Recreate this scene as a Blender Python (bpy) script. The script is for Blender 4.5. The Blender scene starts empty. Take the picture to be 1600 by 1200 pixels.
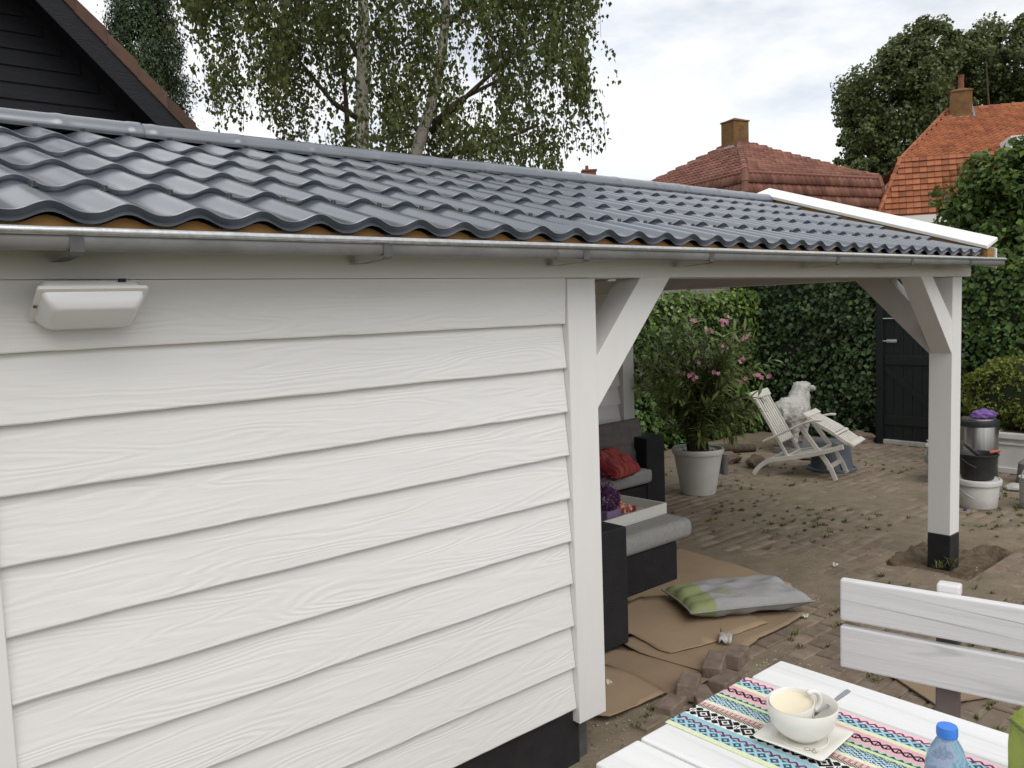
import bpy, bmesh, math, random
import numpy as np
from mathutils import Vector, Matrix, noise as mnoise
R = math.radians
random.seed(7)
rng = np.random.default_rng(7)
sc = bpy.context.scene
col = sc.collection

# ------------------------------------------------------------------ camera
F_PX, YAW, PITCH, ROLL, EYE = 1320.0, R(48.8), R(5.1), R(2.0), 1.9
_fw = Vector((math.cos(YAW)*math.cos(PITCH), math.sin(YAW)*math.cos(PITCH), -math.sin(PITCH)))
_r0 = Vector((math.sin(YAW), -math.cos(YAW), 0)); _u0 = _r0.cross(_fw)
_rt = _r0*math.cos(ROLL) - _u0*math.sin(ROLL); _up = _r0*math.sin(ROLL) + _u0*math.cos(ROLL)
CAM = Vector((0, 0, EYE))
cd = bpy.data.cameras.new('camera'); cam = bpy.data.objects.new('camera', cd); col.objects.link(cam)
cam.matrix_world = Matrix(((_rt.x, _up.x, -_fw.x, CAM.x), (_rt.y, _up.y, -_fw.y, CAM.y), (_rt.z, _up.z, -_fw.z, CAM.z), (0, 0, 0, 1)))
cd.sensor_fit = 'HORIZONTAL'; cd.sensor_width = 36.0; cd.lens = 36.0*F_PX/1600
cd.clip_start = 0.05; cd.clip_end = 3000
sc.camera = cam

# ------------------------------------------------------------------ sky and sun (bright, thinly clouded day)
SUN_AZ, SUN_EL = R(198), R(49)          # azimuth from +Y towards +X
world = bpy.data.worlds.new('World'); sc.world = world; world.use_nodes = True
wn, wl = world.node_tree.nodes, world.node_tree.links
wn.clear()
w_out = wn.new('ShaderNodeOutputWorld'); w_bg = wn.new('ShaderNodeBackground'); w_bg.inputs[1].default_value = 0.1
w_sky = wn.new('ShaderNodeTexSky'); w_sky.sky_type = 'NISHITA'; w_sky.sun_disc = False
w_sky.sun_elevation = SUN_EL; w_sky.sun_rotation = SUN_AZ
w_tc = wn.new('ShaderNodeTexCoord'); w_map = wn.new('ShaderNodeMapping')
w_map.inputs['Scale'].default_value = (1, 1, 2.6); w_map.inputs['Location'].default_value = (0.62, 0.18, 0.0)
w_n1 = wn.new('ShaderNodeTexNoise'); w_n1.inputs['Scale'].default_value = 2.3; w_n1.inputs['Detail'].default_value = 7; w_n1.inputs['Roughness'].default_value = .55
w_n2 = wn.new('ShaderNodeTexNoise'); w_n2.inputs['Scale'].default_value = 5.5; w_n2.inputs['Detail'].default_value = 8; w_n2.inputs['Roughness'].default_value = .6
w_r1 = wn.new('ShaderNodeValToRGB'); w_r1.color_ramp.elements[0].position = .40; w_r1.color_ramp.elements[0].color = (.55, .55, .55, 1); w_r1.color_ramp.elements[1].position = .53
w_r2 = wn.new('ShaderNodeValToRGB'); w_r2.color_ramp.elements[0].position = .32; w_r2.color_ramp.elements[0].color = (8.5, 8.8, 9.3, 1)
w_r2.color_ramp.elements[1].position = .66; w_r2.color_ramp.elements[1].color = (9.4, 9.35, 9.3, 1)
w_mix = wn.new('ShaderNodeMix'); w_mix.data_type = 'RGBA'
wl.new(w_tc.outputs['Generated'], w_map.inputs[0]); wl.new(w_map.outputs[0], w_n1.inputs['Vector']); wl.new(w_map.outputs[0], w_n2.inputs['Vector'])
wl.new(w_n1.outputs['Fac'], w_r1.inputs[0]); wl.new(w_n2.outputs['Fac'], w_r2.inputs[0])
wl.new(w_r1.outputs[0], w_mix.inputs['Factor']); wl.new(w_sky.outputs[0], w_mix.inputs['A']); wl.new(w_r2.outputs[0], w_mix.inputs['B'])
wl.new(w_mix.outputs['Result'], w_bg.inputs[0]); wl.new(w_bg.outputs[0], w_out.inputs[0])
sl = bpy.data.lights.new('sun', 'SUN'); sun = bpy.data.objects.new('sun', sl); col.objects.link(sun)
sl.energy = 1.4; sl.angle = R(50); sl.color = (1.0, .96, .9)
_sd = Vector((math.sin(SUN_AZ)*math.cos(SUN_EL), math.cos(SUN_AZ)*math.cos(SUN_EL), math.sin(SUN_EL)))
sun.rotation_euler = _sd.to_track_quat('Z', 'Y').to_euler()
sc.view_settings.view_transform = 'Standard'; sc.view_settings.look = 'None'
sc.view_settings.exposure = 0.24; sc.view_settings.gamma = 1.0; sc.view_settings.use_curve_mapping = False

# ------------------------------------------------------------------ helpers
def ray(x, y):
    return _fw + _rt*((x-800)/F_PX) - _up*((y-600)/F_PX)
def gz(x, y, z=0.0):                     # where the sight line through a photo point meets the height z
    d = ray(x, y); return CAM + d*((z-CAM.z)/d.z)
def at(x, y, depth):                     # a photo point at a known distance
    return CAM + ray(x, y)*depth

def tag(o, label=None, cat=None, group=None, kind=None):
    if label: o['label'] = label
    if cat: o['category'] = cat
    if group: o['group'] = group
    if kind: o['kind'] = kind
    return o
def empty(name, loc=(0, 0, 0), rz=0.0, label=None, cat=None, group=None, kind=None):
    o = bpy.data.objects.new(name, None); col.objects.link(o); o.location = loc; o.rotation_euler = (0, 0, rz)
    o.empty_display_size = .1
    return tag(o, label, cat, group, kind)
def link(name, me, parent=None, loc=None, rot=None):
    o = bpy.data.objects.new(name, me); col.objects.link(o)
    if parent: o.parent = parent
    if loc is not None: o.location = loc
    if rot is not None: o.rotation_euler = rot
    return o
def np_mesh(name, V, Fq, mat=None, smooth=False):
    V = np.asarray(V, np.float32); Fq = np.asarray(Fq, np.int32); n = Fq.shape[1]
    me = bpy.data.meshes.new(name)
    me.vertices.add(len(V)); me.vertices.foreach_set('co', V.ravel())
    me.loops.add(Fq.size); me.loops.foreach_set('vertex_index', Fq.ravel())
    me.polygons.add(len(Fq)); me.polygons.foreach_set('loop_start', np.arange(0, Fq.size, n, dtype=np.int32))
    if smooth: me.polygons.foreach_set('use_smooth', np.ones(len(Fq), bool))
    me.update(calc_edges=True)
    if mat: me.materials.append(mat)
    return me

class MB:
    def __init__(s): s.v = []; s.f = []
    def add(s, vs, fs):
        b = len(s.v); s.v += [tuple(v) for v in vs]; s.f += [tuple(i+b for i in f) for f in fs]; return s
    def box(s, x0, x1, y0, y1, z0, z1):
        return s.add([(x0,y0,z0),(x1,y0,z0),(x1,y1,z0),(x0,y1,z0),(x0,y0,z1),(x1,y0,z1),(x1,y1,z1),(x0,y1,z1)],
                     [(0,3,2,1),(4,5,6,7),(0,1,5,4),(1,2,6,5),(2,3,7,6),(3,0,4,7)])
    def obox(s, c, ax, ay, az):           # centre and three half axes
        c, ax, ay, az = map(Vector, (c, ax, ay, az)); vs = []
        for k in (-1, 1):
            for i, j in ((-1,-1),(1,-1),(1,1),(-1,1)): vs.append(c+ax*i+ay*j+az*k)
        return s.add(vs, [(0,3,2,1),(4,5,6,7),(0,1,5,4),(1,2,6,5),(2,3,7,6),(3,0,4,7)])
    def prism(s, poly, vec):              # polygon (3d points) swept along vec
        n = len(poly); vec = Vector(vec); a = [Vector(p) for p in poly]; b = [p+vec for p in a]
        return s.add(a+b, [tuple(range(n))[::-1], tuple(range(n, 2*n))] + [(i, (i+1) % n, n+(i+1) % n, n+i) for i in range(n)])
    def tube(s, pts, rad, n=8, cap=True):
        pts = [Vector(p) for p in pts]
        if not hasattr(rad, '__len__'): rad = [rad]*len(pts)
        vs = []; fs = []; prev = None
        for i, p in enumerate(pts):
            t = (pts[min(i+1, len(pts)-1)]-pts[max(i-1, 0)]).normalized()
            if prev is None:
                a = t.cross(Vector((0, 0, 1)));  a = a if a.length > .05 else t.cross(Vector((1, 0, 0)))
            else: a = prev - t*prev.dot(t)
            a.normalize(); prev = a; b = t.cross(a)
            for k in range(n):
                th = 2*math.pi*k/n; vs.append(p + (a*math.cos(th)+b*math.sin(th))*rad[i])
        for i in range(len(pts)-1):
            for k in range(n): fs.append((i*n+k, i*n+(k+1) % n, (i+1)*n+(k+1) % n, (i+1)*n+k))
        if cap: fs.append(tuple(range(n))[::-1]); fs.append(tuple(range((len(pts)-1)*n, len(pts)*n)))
        return s.add(vs, fs)
    def strip(s, pts, w, up=(0, 0, 1), th=.02):   # bar of rectangular section along points: w across, th along 'up'
        pts = [Vector(p) for p in pts]; vs = []; fs = []
        up = Vector(up)
        for i, p in enumerate(pts):
            t = (pts[min(i+1, len(pts)-1)]-pts[max(i-1, 0)]).normalized()
            a = t.cross(up).normalized(); b = a.cross(t).normalized()
            for i2, j2 in ((-1,-1),(1,-1),(1,1),(-1,1)): vs.append(p+a*(w/2*i2)+b*(th/2*j2))
        for i in range(len(pts)-1):
            for k in range(4): fs.append((i*4+k, i*4+(k+1) % 4, i*4+4+(k+1) % 4, i*4+4+k))
        fs.append((3, 2, 1, 0)); n = len(pts)*4; fs.append((n-4, n-3, n-2, n-1))
        return s.add(vs, fs)
    def lathe(s, prof, n=32, c=(0, 0, 0), caps=True):
        vs = []; fs = []; cx, cy, cz = c
        for r, z in prof:
            for k in range(n):
                th = 2*math.pi*k/n; vs.append((cx+r*math.cos(th), cy+r*math.sin(th), cz+z))
        m = len(prof)
        for i in range(m-1):
            for k in range(n): fs.append((i*n+k, i*n+(k+1) % n, (i+1)*n+(k+1) % n, (i+1)*n+k))
        if caps and prof[0][0] > 1e-6: fs.append(tuple(range(n))[::-1])
        if caps and prof[-1][0] > 1e-6: fs.append(tuple(range((m-1)*n, m*n)))
        return s.add(vs, fs)
    def mesh(s, name, mat, smooth=False, ang=None):
        me = bpy.data.meshes.new(name); me.from_pydata(s.v, [], s.f)
        if mat: me.materials.append(mat)
        bm = bmesh.new(); bm.from_mesh(me); bmesh.ops.recalc_face_normals(bm, faces=bm.faces); bm.to_mesh(me); bm.free()
        if smooth:
            me.polygons.foreach_set('use_smooth', [True]*len(me.polygons))
            if ang: me.set_sharp_from_angle(angle=R(ang))
        me.update(); return me
    def build(s, name, mat, parent=None, smooth=False, ang=None, bev=0, seg=2, loc=None, rot=None):
        o = link(name, s.mesh(name, mat, smooth, ang), parent, loc, rot)
        if bev:
            m = o.modifiers.new('bevel', 'BEVEL'); m.width = bev; m.segments = seg; m.limit_method = 'ANGLE'; m.angle_limit = R(40)
        return o

# ------------------------------------------------------------------ materials
def pm(name, c1, c2=None, scale=4, rough=.6, bump=0, bscale=60, metal=0, spec=.5, stretch=(1, 1, 1), bstretch=None, rand=0, island=0, hue=(.475, .515),
       coat=0, trans=0, ior=1.45, sss=0, detail=5, lo=.35, hi=.68, rough2=None, bdist=.004, alpha=1):
    m = bpy.data.materials.new(name); m.use_nodes = True; N = m.node_tree.nodes; L = m.node_tree.links
    b = N['Principled BSDF']
    b.inputs['Roughness'].default_value = rough; b.inputs['Metallic'].default_value = metal; b.inputs['Specular IOR Level'].default_value = spec
    b.inputs['Coat Weight'].default_value = coat; b.inputs['Transmission Weight'].default_value = trans; b.inputs['IOR'].default_value = ior
    b.inputs['Coat Roughness'].default_value = .12
    if alpha < 1: b.inputs['Alpha'].default_value = alpha
    if sss:
        b.inputs['Subsurface Weight'].default_value = sss; b.inputs['Subsurface Radius'].default_value = (.01, .01, .01)
    tc = N.new('ShaderNodeTexCoord'); oi = N.new('ShaderNodeObjectInfo')
    off = N.new('ShaderNodeVectorMath'); off.operation = 'MULTIPLY_ADD'
    cmb = N.new('ShaderNodeCombineXYZ')
    for i in range(3): L.new(oi.outputs['Random'], cmb.inputs[i])
    L.new(cmb.outputs[0], off.inputs[0]); off.inputs[1].default_value = (37, 53, 71); L.new(tc.outputs['Object'], off.inputs[2])
    vec = off.outputs[0]
    def mapped(st):
        mp = N.new('ShaderNodeMapping'); mp.inputs['Scale'].default_value = st; L.new(vec, mp.inputs[0]); return mp.outputs[0]
    c2 = c2 or tuple(x*.85 for x in c1)
    n = N.new('ShaderNodeTexNoise'); n.inputs['Scale'].default_value = scale; n.inputs['Detail'].default_value = detail; n.inputs['Roughness'].default_value = .6
    L.new(mapped(stretch), n.inputs['Vector'])
    r = N.new('ShaderNodeValToRGB'); r.color_ramp.elements[0].position = lo; r.color_ramp.elements[1].position = hi
    r.color_ramp.elements[0].color = (*c1, 1); r.color_ramp.elements[1].color = (*c2, 1); L.new(n.outputs['Fac'], r.inputs[0])
    out = r.outputs[0]
    if rand or island:
        hs = N.new('ShaderNodeHueSaturation'); mr = N.new('ShaderNodeMapRange')
        k = rand or island; mr.inputs['To Min'].default_value = 1-k; mr.inputs['To Max'].default_value = 1+k
        if island:
            g = N.new('ShaderNodeNewGeometry'); L.new(g.outputs['Random Per Island'], mr.inputs['Value'])
            mh = N.new('ShaderNodeMapRange'); mh.inputs['To Min'].default_value = hue[0]; mh.inputs['To Max'].default_value = hue[1]
            sn = N.new('ShaderNodeMath'); sn.operation = 'FRACT'; mu = N.new('ShaderNodeMath'); mu.operation = 'MULTIPLY'; mu.inputs[1].default_value = 7.31
            L.new(g.outputs['Random Per Island'], mu.inputs[0]); L.new(mu.outputs[0], sn.inputs[0]); L.new(sn.outputs[0], mh.inputs['Value']); L.new(mh.outputs[0], hs.inputs['Hue'])
        else: L.new(oi.outputs['Random'], mr.inputs['Value'])
        L.new(mr.outputs[0], hs.inputs['Value']); L.new(out, hs.inputs['Color']); out = hs.outputs[0]
    L.new(out, b.inputs['Base Color'])
    if rough2 is not None:
        mr2 = N.new('ShaderNodeMapRange'); mr2.inputs['To Min'].default_value = rough; mr2.inputs['To Max'].default_value = rough2
        mr2.inputs['From Min'].default_value = .3; mr2.inputs['From Max'].default_value = .7
        L.new(n.outputs['Fac'], mr2.inputs['Value']); L.new(mr2.outputs[0], b.inputs['Roughness'])
    if bump:
        n2 = N.new('ShaderNodeTexNoise'); n2.inputs['Scale'].default_value = bscale; n2.inputs['Detail'].default_value = 6; n2.inputs['Roughness'].default_value = .65
        L.new(mapped(bstretch or stretch), n2.inputs['Vector'])
        bp = N.new('ShaderNodeBump'); bp.inputs['Strength'].default_value = bump; bp.inputs['Distance'].default_value = bdist
        L.new(n2.outputs['Fac'], bp.inputs['Height']); L.new(bp.outputs[0], b.inputs['Normal'])
    return m
def leafmat(name, c1, c2, k=.45, trans=.3, rough=.5):
    m = pm(name, c1, c2, scale=1.3, rough=rough, island=k, spec=.35)
    N = m.node_tree.nodes; L = m.node_tree.links; b = N['Principled BSDF']; o = N['Material Output']
    t = N.new('ShaderNodeBsdfTranslucent'); mx = N.new('ShaderNodeMixShader'); mx.inputs[0].default_value = trans
    src = b.inputs['Base Color'].links[0].from_socket
    hs = N.new('ShaderNodeHueSaturation'); hs.inputs['Hue'].default_value = .48; hs.inputs['Value'].default_value = 1.5; L.new(src, hs.inputs['Color'])
    L.new(hs.outputs[0], t.inputs[0]); L.new(b.outputs[0], mx.inputs[1]); L.new(t.outputs[0], mx.inputs[2]); L.new(mx.outputs[0], o.inputs[0])
    return m
def grainmat(name, c1, c2, axis='X', rough=.55, bump=.5, cracks=0.0, crackcol=(.25, .24, .23), dist=.004, ring=1.0, stain=.5, la=1.1, lx=9):
    """sawn, painted or washed timber: flame grain from distorted bands running along the given axis, random offset per plank"""
    m = bpy.data.materials.new(name); m.use_nodes = True; N = m.node_tree.nodes; L = m.node_tree.links; b = N['Principled BSDF']
    b.inputs['Roughness'].default_value = rough; b.inputs['Specular IOR Level'].default_value = .4
    tc = N.new('ShaderNodeTexCoord'); oi = N.new('ShaderNodeObjectInfo'); cmb = N.new('ShaderNodeCombineXYZ')
    for i in range(3): L.new(oi.outputs['Random'], cmb.inputs[i])
    off = N.new('ShaderNodeVectorMath'); off.operation = 'MULTIPLY_ADD'; L.new(cmb.outputs[0], off.inputs[0]); off.inputs[1].default_value = (31, 17, 23); L.new(tc.outputs['Object'], off.inputs[2])
    st = {'X': (la, lx, lx), 'Y': (lx, la, lx), 'Z': (lx, lx, la)}[axis]
    fine = {'X': (3, 60, 60), 'Y': (60, 3, 60), 'Z': (60, 60, 3)}[axis]
    mp = N.new('ShaderNodeMapping'); mp.inputs['Scale'].default_value = st; L.new(off.outputs[0], mp.inputs[0])
    n = N.new('ShaderNodeTexNoise'); n.inputs['Scale'].default_value = .75; n.inputs['Detail'].default_value = 2.5 if la > .5 else .6; n.inputs['Roughness'].default_value = .45; L.new(mp.outputs[0], n.inputs['Vector'])
    mul = N.new('ShaderNodeMath'); mul.operation = 'MULTIPLY'; mul.inputs[1].default_value = 22*ring; L.new(n.outputs['Fac'], mul.inputs[0])
    sn = N.new('ShaderNodeMath'); sn.operation = 'SINE'; s2 = N.new('ShaderNodeMath'); s2.operation = 'MULTIPLY'; s2.inputs[1].default_value = 6.28
    L.new(mul.outputs[0], s2.inputs[0]); L.new(s2.outputs[0], sn.inputs[0])
    mf = N.new('ShaderNodeMapping'); mf.inputs['Scale'].default_value = fine; L.new(off.outputs[0], mf.inputs[0])
    nf = N.new('ShaderNodeTexNoise'); nf.inputs['Scale'].default_value = 2; nf.inputs['Detail'].default_value = 4; L.new(mf.outputs[0], nf.inputs['Vector'])
    # where the relief is strong or weak
    ns = N.new('ShaderNodeTexNoise'); ns.inputs['Scale'].default_value = 1.5; ns.inputs['Detail'].default_value = 2; L.new(mp.outputs[0], ns.inputs['Vector'])
    rs = N.new('ShaderNodeMapRange'); rs.inputs['From Min'].default_value = .35; rs.inputs['From Max'].default_value = .65; rs.inputs['To Min'].default_value = .15; L.new(ns.outputs['Fac'], rs.inputs['Value'])
    h1 = N.new('ShaderNodeMath'); h1.operation = 'MULTIPLY'; L.new(sn.outputs[0], h1.inputs[0]); L.new(rs.outputs[0], h1.inputs[1])
    h = N.new('ShaderNodeMath'); h.operation = 'MULTIPLY_ADD'; L.new(nf.outputs['Fac'], h.inputs[0]); h.inputs[1].default_value = 1.3; L.new(h1.outputs[0], h.inputs[2])
    bp = N.new('ShaderNodeBump'); bp.inputs['Strength'].default_value = bump; bp.inputs['Distance'].default_value = dist
    L.new(h.outputs[0], bp.inputs['Height']); L.new(bp.outputs[0], b.inputs['Normal'])
    nc = N.new('ShaderNodeTexNoise'); nc.inputs['Scale'].default_value = 2.2; nc.inputs['Detail'].default_value = 6; L.new(mp.outputs[0], nc.inputs['Vector'])
    r = N.new('ShaderNodeValToRGB'); r.color_ramp.elements[0].position = .3; r.color_ramp.elements[1].position = .3+stain
    r.color_ramp.elements[0].color = (*c1, 1); r.color_ramp.elements[1].color = (*c2, 1); L.new(nc.outputs['Fac'], r.inputs[0]); out = r.outputs[0]
    if cracks:
        rc = N.new('ShaderNodeValToRGB'); rc.color_ramp.elements[0].position = .962; rc.color_ramp.elements[0].color = (0, 0, 0, 1); rc.color_ramp.elements[1].position = .998
        L.new(sn.outputs[0], rc.inputs[0])
        mm = N.new('ShaderNodeMath'); mm.operation = 'MULTIPLY'; L.new(rc.outputs[0], mm.inputs[0])
        rr = N.new('ShaderNodeMapRange'); rr.inputs['From Min'].default_value = .45; rr.inputs['From Max'].default_value = .62; rr.inputs['To Max'].default_value = cracks; L.new(ns.outputs['Fac'], rr.inputs['Value'])
        L.new(rr.outputs[0], mm.inputs[1])
        mx = N.new('ShaderNodeMix'); mx.data_type = 'RGBA'; L.new(mm.outputs[0], mx.inputs['Factor']); L.new(out, mx.inputs['A']); mx.inputs['B'].default_value = (*crackcol, 1); out = mx.outputs['Result']
    L.new(out, b.inputs['Base Color'])
    return m

M = {}
M['board'] = grainmat('white_painted_board', (.735, .722, .708), (.69, .678, .664), 'X', rough=.5, bump=.16, dist=.0035)
M['white_post'] = grainmat('white_painted_post', (.735, .722, .708), (.70, .688, .673), 'Z', rough=.5, bump=.10, dist=.002)
M['white_beam'] = grainmat('white_painted_beam', (.715, .702, .688), (.68, .668, .653), 'X', rough=.5, bump=.12, dist=.002)
M['tile'] = pm('anthracite_steel_tile', (.105, .122, .148), (.145, .157, .177), scale=2.2, rough=.18, rough2=.28, spec=.8, ior=1.9, metal=.42, bump=.05, bscale=14, bdist=.01)
M['ridge'] = pm('anthracite_steel_ridge', (.12, .135, .158), (.155, .167, .183), scale=3, rough=.24, rough2=.32, spec=.8, ior=1.8, metal=.3, bump=.04, bscale=9, bdist=.01)
M['zinc'] = pm('galvanised_zinc', (.27, .27, .264), (.19, .19, .187), scale=9, rough=.5, rough2=.7, metal=.4, bump=.12, bscale=35, bdist=.002, stretch=(.6, 1, 1))
M['zinc_lip'] = pm('bright_zinc_lip', (.62, .63, .63), (.45, .46, .465), scale=40, rough=.3, metal=.85, bump=.2, bscale=70)
M['strap'] = pm('dull_steel_strap', (.16, .16, .165), (.1, .1, .105), scale=12, rough=.55, metal=.6)
M['rawwood'] = grainmat('raw_honey_timber', (.36, .19, .055), (.24, .12, .035), 'X', rough=.7, bump=.3)
M['rafter'] = grainmat('pale_rafter_timber', (.5, .4, .27), (.4, .31, .2), 'Y', rough=.7, bump=.3)
M['black'] = pm('black_plinth_paint', (.012, .012, .014), (.022, .022, .024), scale=7, rough=.55, bump=.3, bscale=30)
M['screw'] = pm('black_screw', (.02, .02, .022), rough=.4, metal=.4)
M['white_plastic'] = pm('white_plastic', (.78, .77, .74), (.74, .73, .70), scale=3, rough=.35)
M['diffuser'] = pm('milky_diffuser', (.72, .72, .73), (.68, .68, .69), scale=3, rough=.25, sss=.2, spec=.5)

# ------------------------------------------------------------------ the canopy building
WY = 2.385                                # front plane of posts
def waney_board(x0, x1, zb, seed, n=44, lap=.2, flat=False):
    """lapped board: thin top edge tucked under the one above, ragged lower edge"""
    mb = MB(); rows = []
    for i in range(n+1):
        x = x0+(x1-x0)*i/n
        e = .0022*mnoise.noise(Vector((x*9, seed*3.1, 0))) + .003*mnoise.noise(Vector((x*2.2, seed*5.7, 4)))
        b = .0015*mnoise.noise(Vector((x*1.7, seed, 9)))
        z = zb+e
        rows.append([(x, WY+.017+b, z), (x, WY+.036, z+.001), (x, WY+.045, zb+lap), (x, WY+(.006 if flat else .0385), zb+lap), (x, WY+.0155+b, z+.004)])
    vs = [p for r in rows for p in r]; fs = []
    for i in range(n):
        for k in range(5): fs.append((i*5+k, i*5+(k+1) % 5, i*5+5+(k+1) % 5, i*5+5+k))
    fs.append((4, 3, 2, 1, 0)); fs.append(tuple(n*5+k for k in range(5)))
    return mb.add(vs, fs)

shed = empty('garden_canopy', (2.4, 3.9, 0), label='white timber garden shed with open canopy bay and dark grey tiled roof', cat='shed')
def P(name, mb, mat, par=None, **k):       # part of the shed: world coordinates
    o = mb.build(name, mat, None, **k); par = par or shed
    o.parent = par; o.matrix_parent_inverse = Matrix.Translation(par.location).inverted() if par is shed else Matrix.Identity(4)
    return o
wall = P('front_wall', MB().box(-1.62, 2.5, WY+.046, WY+.10, .2, 2.1), M['white_post'])
k = 0
for zb in [1.833-.178*i for i in range(10)]:
    lap, fl = (.1795, True) if zb > 1.8 else (.198, False)
    P('board', waney_board(.385, 2.396, zb, k+1, lap=lap, flat=fl), M['board'], wall); k += 1
    P('board', waney_board(-1.6, .198, zb, k+31, lap=lap, flat=fl), M['board'], wall)
P('trim_post', MB().box(.2, .383, WY+.004, WY+.06, .16, 2.008), M['white_post'], bev=.003)
P('plinth', MB().box(-1.62, 2.43, WY+.04, WY+.16, -.1, .26), M['black'])
P('post', MB().box(2.398, 2.56, WY, WY+.155, .168, 2.012), M['white_post'], bev=.004)
P('post', MB().box(6.155, 6.312, WY, WY+.157, .19, 2.012), M['white_post'], bev=.004)
P('post', MB().box(6.155, 6.312, 5.4, 5.553, .19, 2.012), M['white_post'], bev=.004)
P('post_base', MB().box(2.45, 2.50, WY+.06, WY+.11, -.2, .167), M['strap'], bev=.004)
P('post_base', MB().box(6.152, 6.308, WY-.004, WY+.155, -.2, .189), M['black'], bev=.006)
P('post_base', MB().box(6.165, 6.31, 5.41, 5.55, -.2, .189), M['black'], bev=.006)
P('beam', MB().box(-1.62, 6.47, WY+.001, WY+.15, 2.014, 2.125), M['white_beam'], bev=.003)
P('beam', MB().box(-1.62, 6.47, 5.402, 5.55, 2.014, 2.125), M['white_beam'], bev=.003)
P('beam', MB().box(6.158, 6.31, WY+.152, 5.40, 2.018, 2.135), M['white_beam'], bev=.003)
P('brace', MB().prism([(2.558, WY+.003, 1.685), (2.558, WY+.003, 1.472), (3.055, WY+.003, 2.016), (2.85, WY+.003, 2.016)], (0, .14, 0)), M['white_post'], bev=.003)
P('brace', MB().prism([(6.158, WY+.003, 1.715), (6.158, WY+.003, 1.479), (5.655, WY+.003, 2.016), (5.83, WY+.003, 2.016)], (0, .14, 0)), M['white_post'], bev=.003)
P('brace', MB().prism([(6.162, WY+.155, 1.70), (6.162, WY+.155, 1.475), (6.162, 3.09, 2.02), (6.162, 2.84, 2.02)], (.14, 0, 0)), M['white_post'], bev=.003)
# rear and dividing walls
rear = P('rear_wall', MB().box(-1.62, 6.156, 5.47, 5.53, .2, 2.013), M['white_post'])
for i in range(10):
    zb = 1.833-.178*i
    mb = MB(); mb.add([(2.6, 5.435, zb), (6.153, 5.435, zb), (6.153, 5.4685, zb+.18), (2.6, 5.4685, zb+.18), (2.6, 5.4685, zb), (6.153, 5.4685, zb)], [(0,1,2,3), (0,4,5,1), (0,3,4), (1,5,2), (4,3,2,5)])
    P('board', mb, M['board'], rear)
P('side_wall', MB().box(2.45, 2.5, WY+.156, 5.4, .2, 2.1), M['white_post'])
P('plinth', MB().box(2.46, 6.15, 5.45, 5.55, -.1, .2), M['black'])

# roof
EY, EZ, PITCHR = 2.238, 2.150, R(17.7)      # eave line of the tile valleys
cp, sp = math.cos(PITCHR), math.sin(PITCHR)
TP, TL = .1777, .351
roof = empty('roof', (0, EY, EZ)); roof.parent = shed; roof.matrix_parent_inverse = Matrix.Translation(shed.location).inverted()
def tile_mesh():
    n = 16; V = []; Fc = []
    rows = [(-.002, -.0085), (.012, -.0015), (.0015, .0172), (.004, .0192), (.12, .0125), (TL+.012, 0.0)]
    for s, dz in rows:
        for i in range(n+1):
            u = i/n; h = .026*(.5-.5*math.cos(2*math.pi*u))**1.25
            V.append((u*TP, s, h+dz))
    m = n+1
    for j in range(len(rows)-1):
        for i in range(n): Fc.append((j*m+i, j*m+i+1, (j+1)*m+i+1, (j+1)*m+i))
    me = np_mesh('roof_tile', V, Fc, M['tile'], True); me.set_sharp_from_angle(angle=R(38)); return me
tm = tile_mesh()
def roofpt(x, s, h): return (x, EY+s*cp-h*sp, EZ+s*sp+h*cp)
x_first = .525-TP/2
for j in range(6):
    for i in range(-11, 33):
        x = x_first+i*TP
        if j == 5: continue
        o = link('tile', tm, roof); o.location = (x, j*TL*cp, j*TL*sp); o.rotation_euler = (PITCHR, 0, 0)
# the sheets' last strip under the ridge, and the far slope
mb = MB()
for i in range(-11, 33):
    for q in range(8):
        u0, u1 = q/8, (q+1)/8; f = lambda u: .026*(.5-.5*math.cos(2*math.pi*u))**1.25
        x = x_first+i*TP
        mb.add([roofpt(x+u0*TP, 5*TL, f(u0)+.006), roofpt(x+u1*TP, 5*TL, f(u1)+.006), roofpt(x+u1*TP, 5*TL+.12, f(u1)), roofpt(x+u0*TP, 5*TL+.12, f(u0))], [(0, 1, 2, 3)])
RY = EY+(5*TL+.09)*cp; RZ = EZ+(5*TL+.09)*sp
ob = mb.build('top_strip', M['tile'], None, smooth=True); ob.parent = roof; ob.matrix_parent_inverse = Matrix.Translation((0, -EY, -EZ))
INV = Matrix.Translation((0, -EY, -EZ))
def RP(name, mb, mat, **k):
    o = mb.build(name, mat, None, **k); o.parent = roof; o.matrix_parent_inverse = INV; return o
XL, XR = x_first-11*TP, x_first+33*TP
# far slope: corrugated in the same wave
V = []; Fc = []; n = 44*10
for i in range(n+1):
    u = (i/10) % 1; h = .026*(.5-.5*math.cos(2*math.pi*u))**1.25; x = XL+(XR-XL)*i/n
    V.append((x, RY-.02, RZ+h-.006)); V.append((x, RY+1.83*cp, RZ-1.83*sp+h))
for i in range(n): Fc.append((2*i, 2*i+2, 2*i+3, 2*i+1))
o = link('far_slope', np_mesh('far_slope', V, Fc, M['tile'], True), roof); o.matrix_parent_inverse = INV
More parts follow.
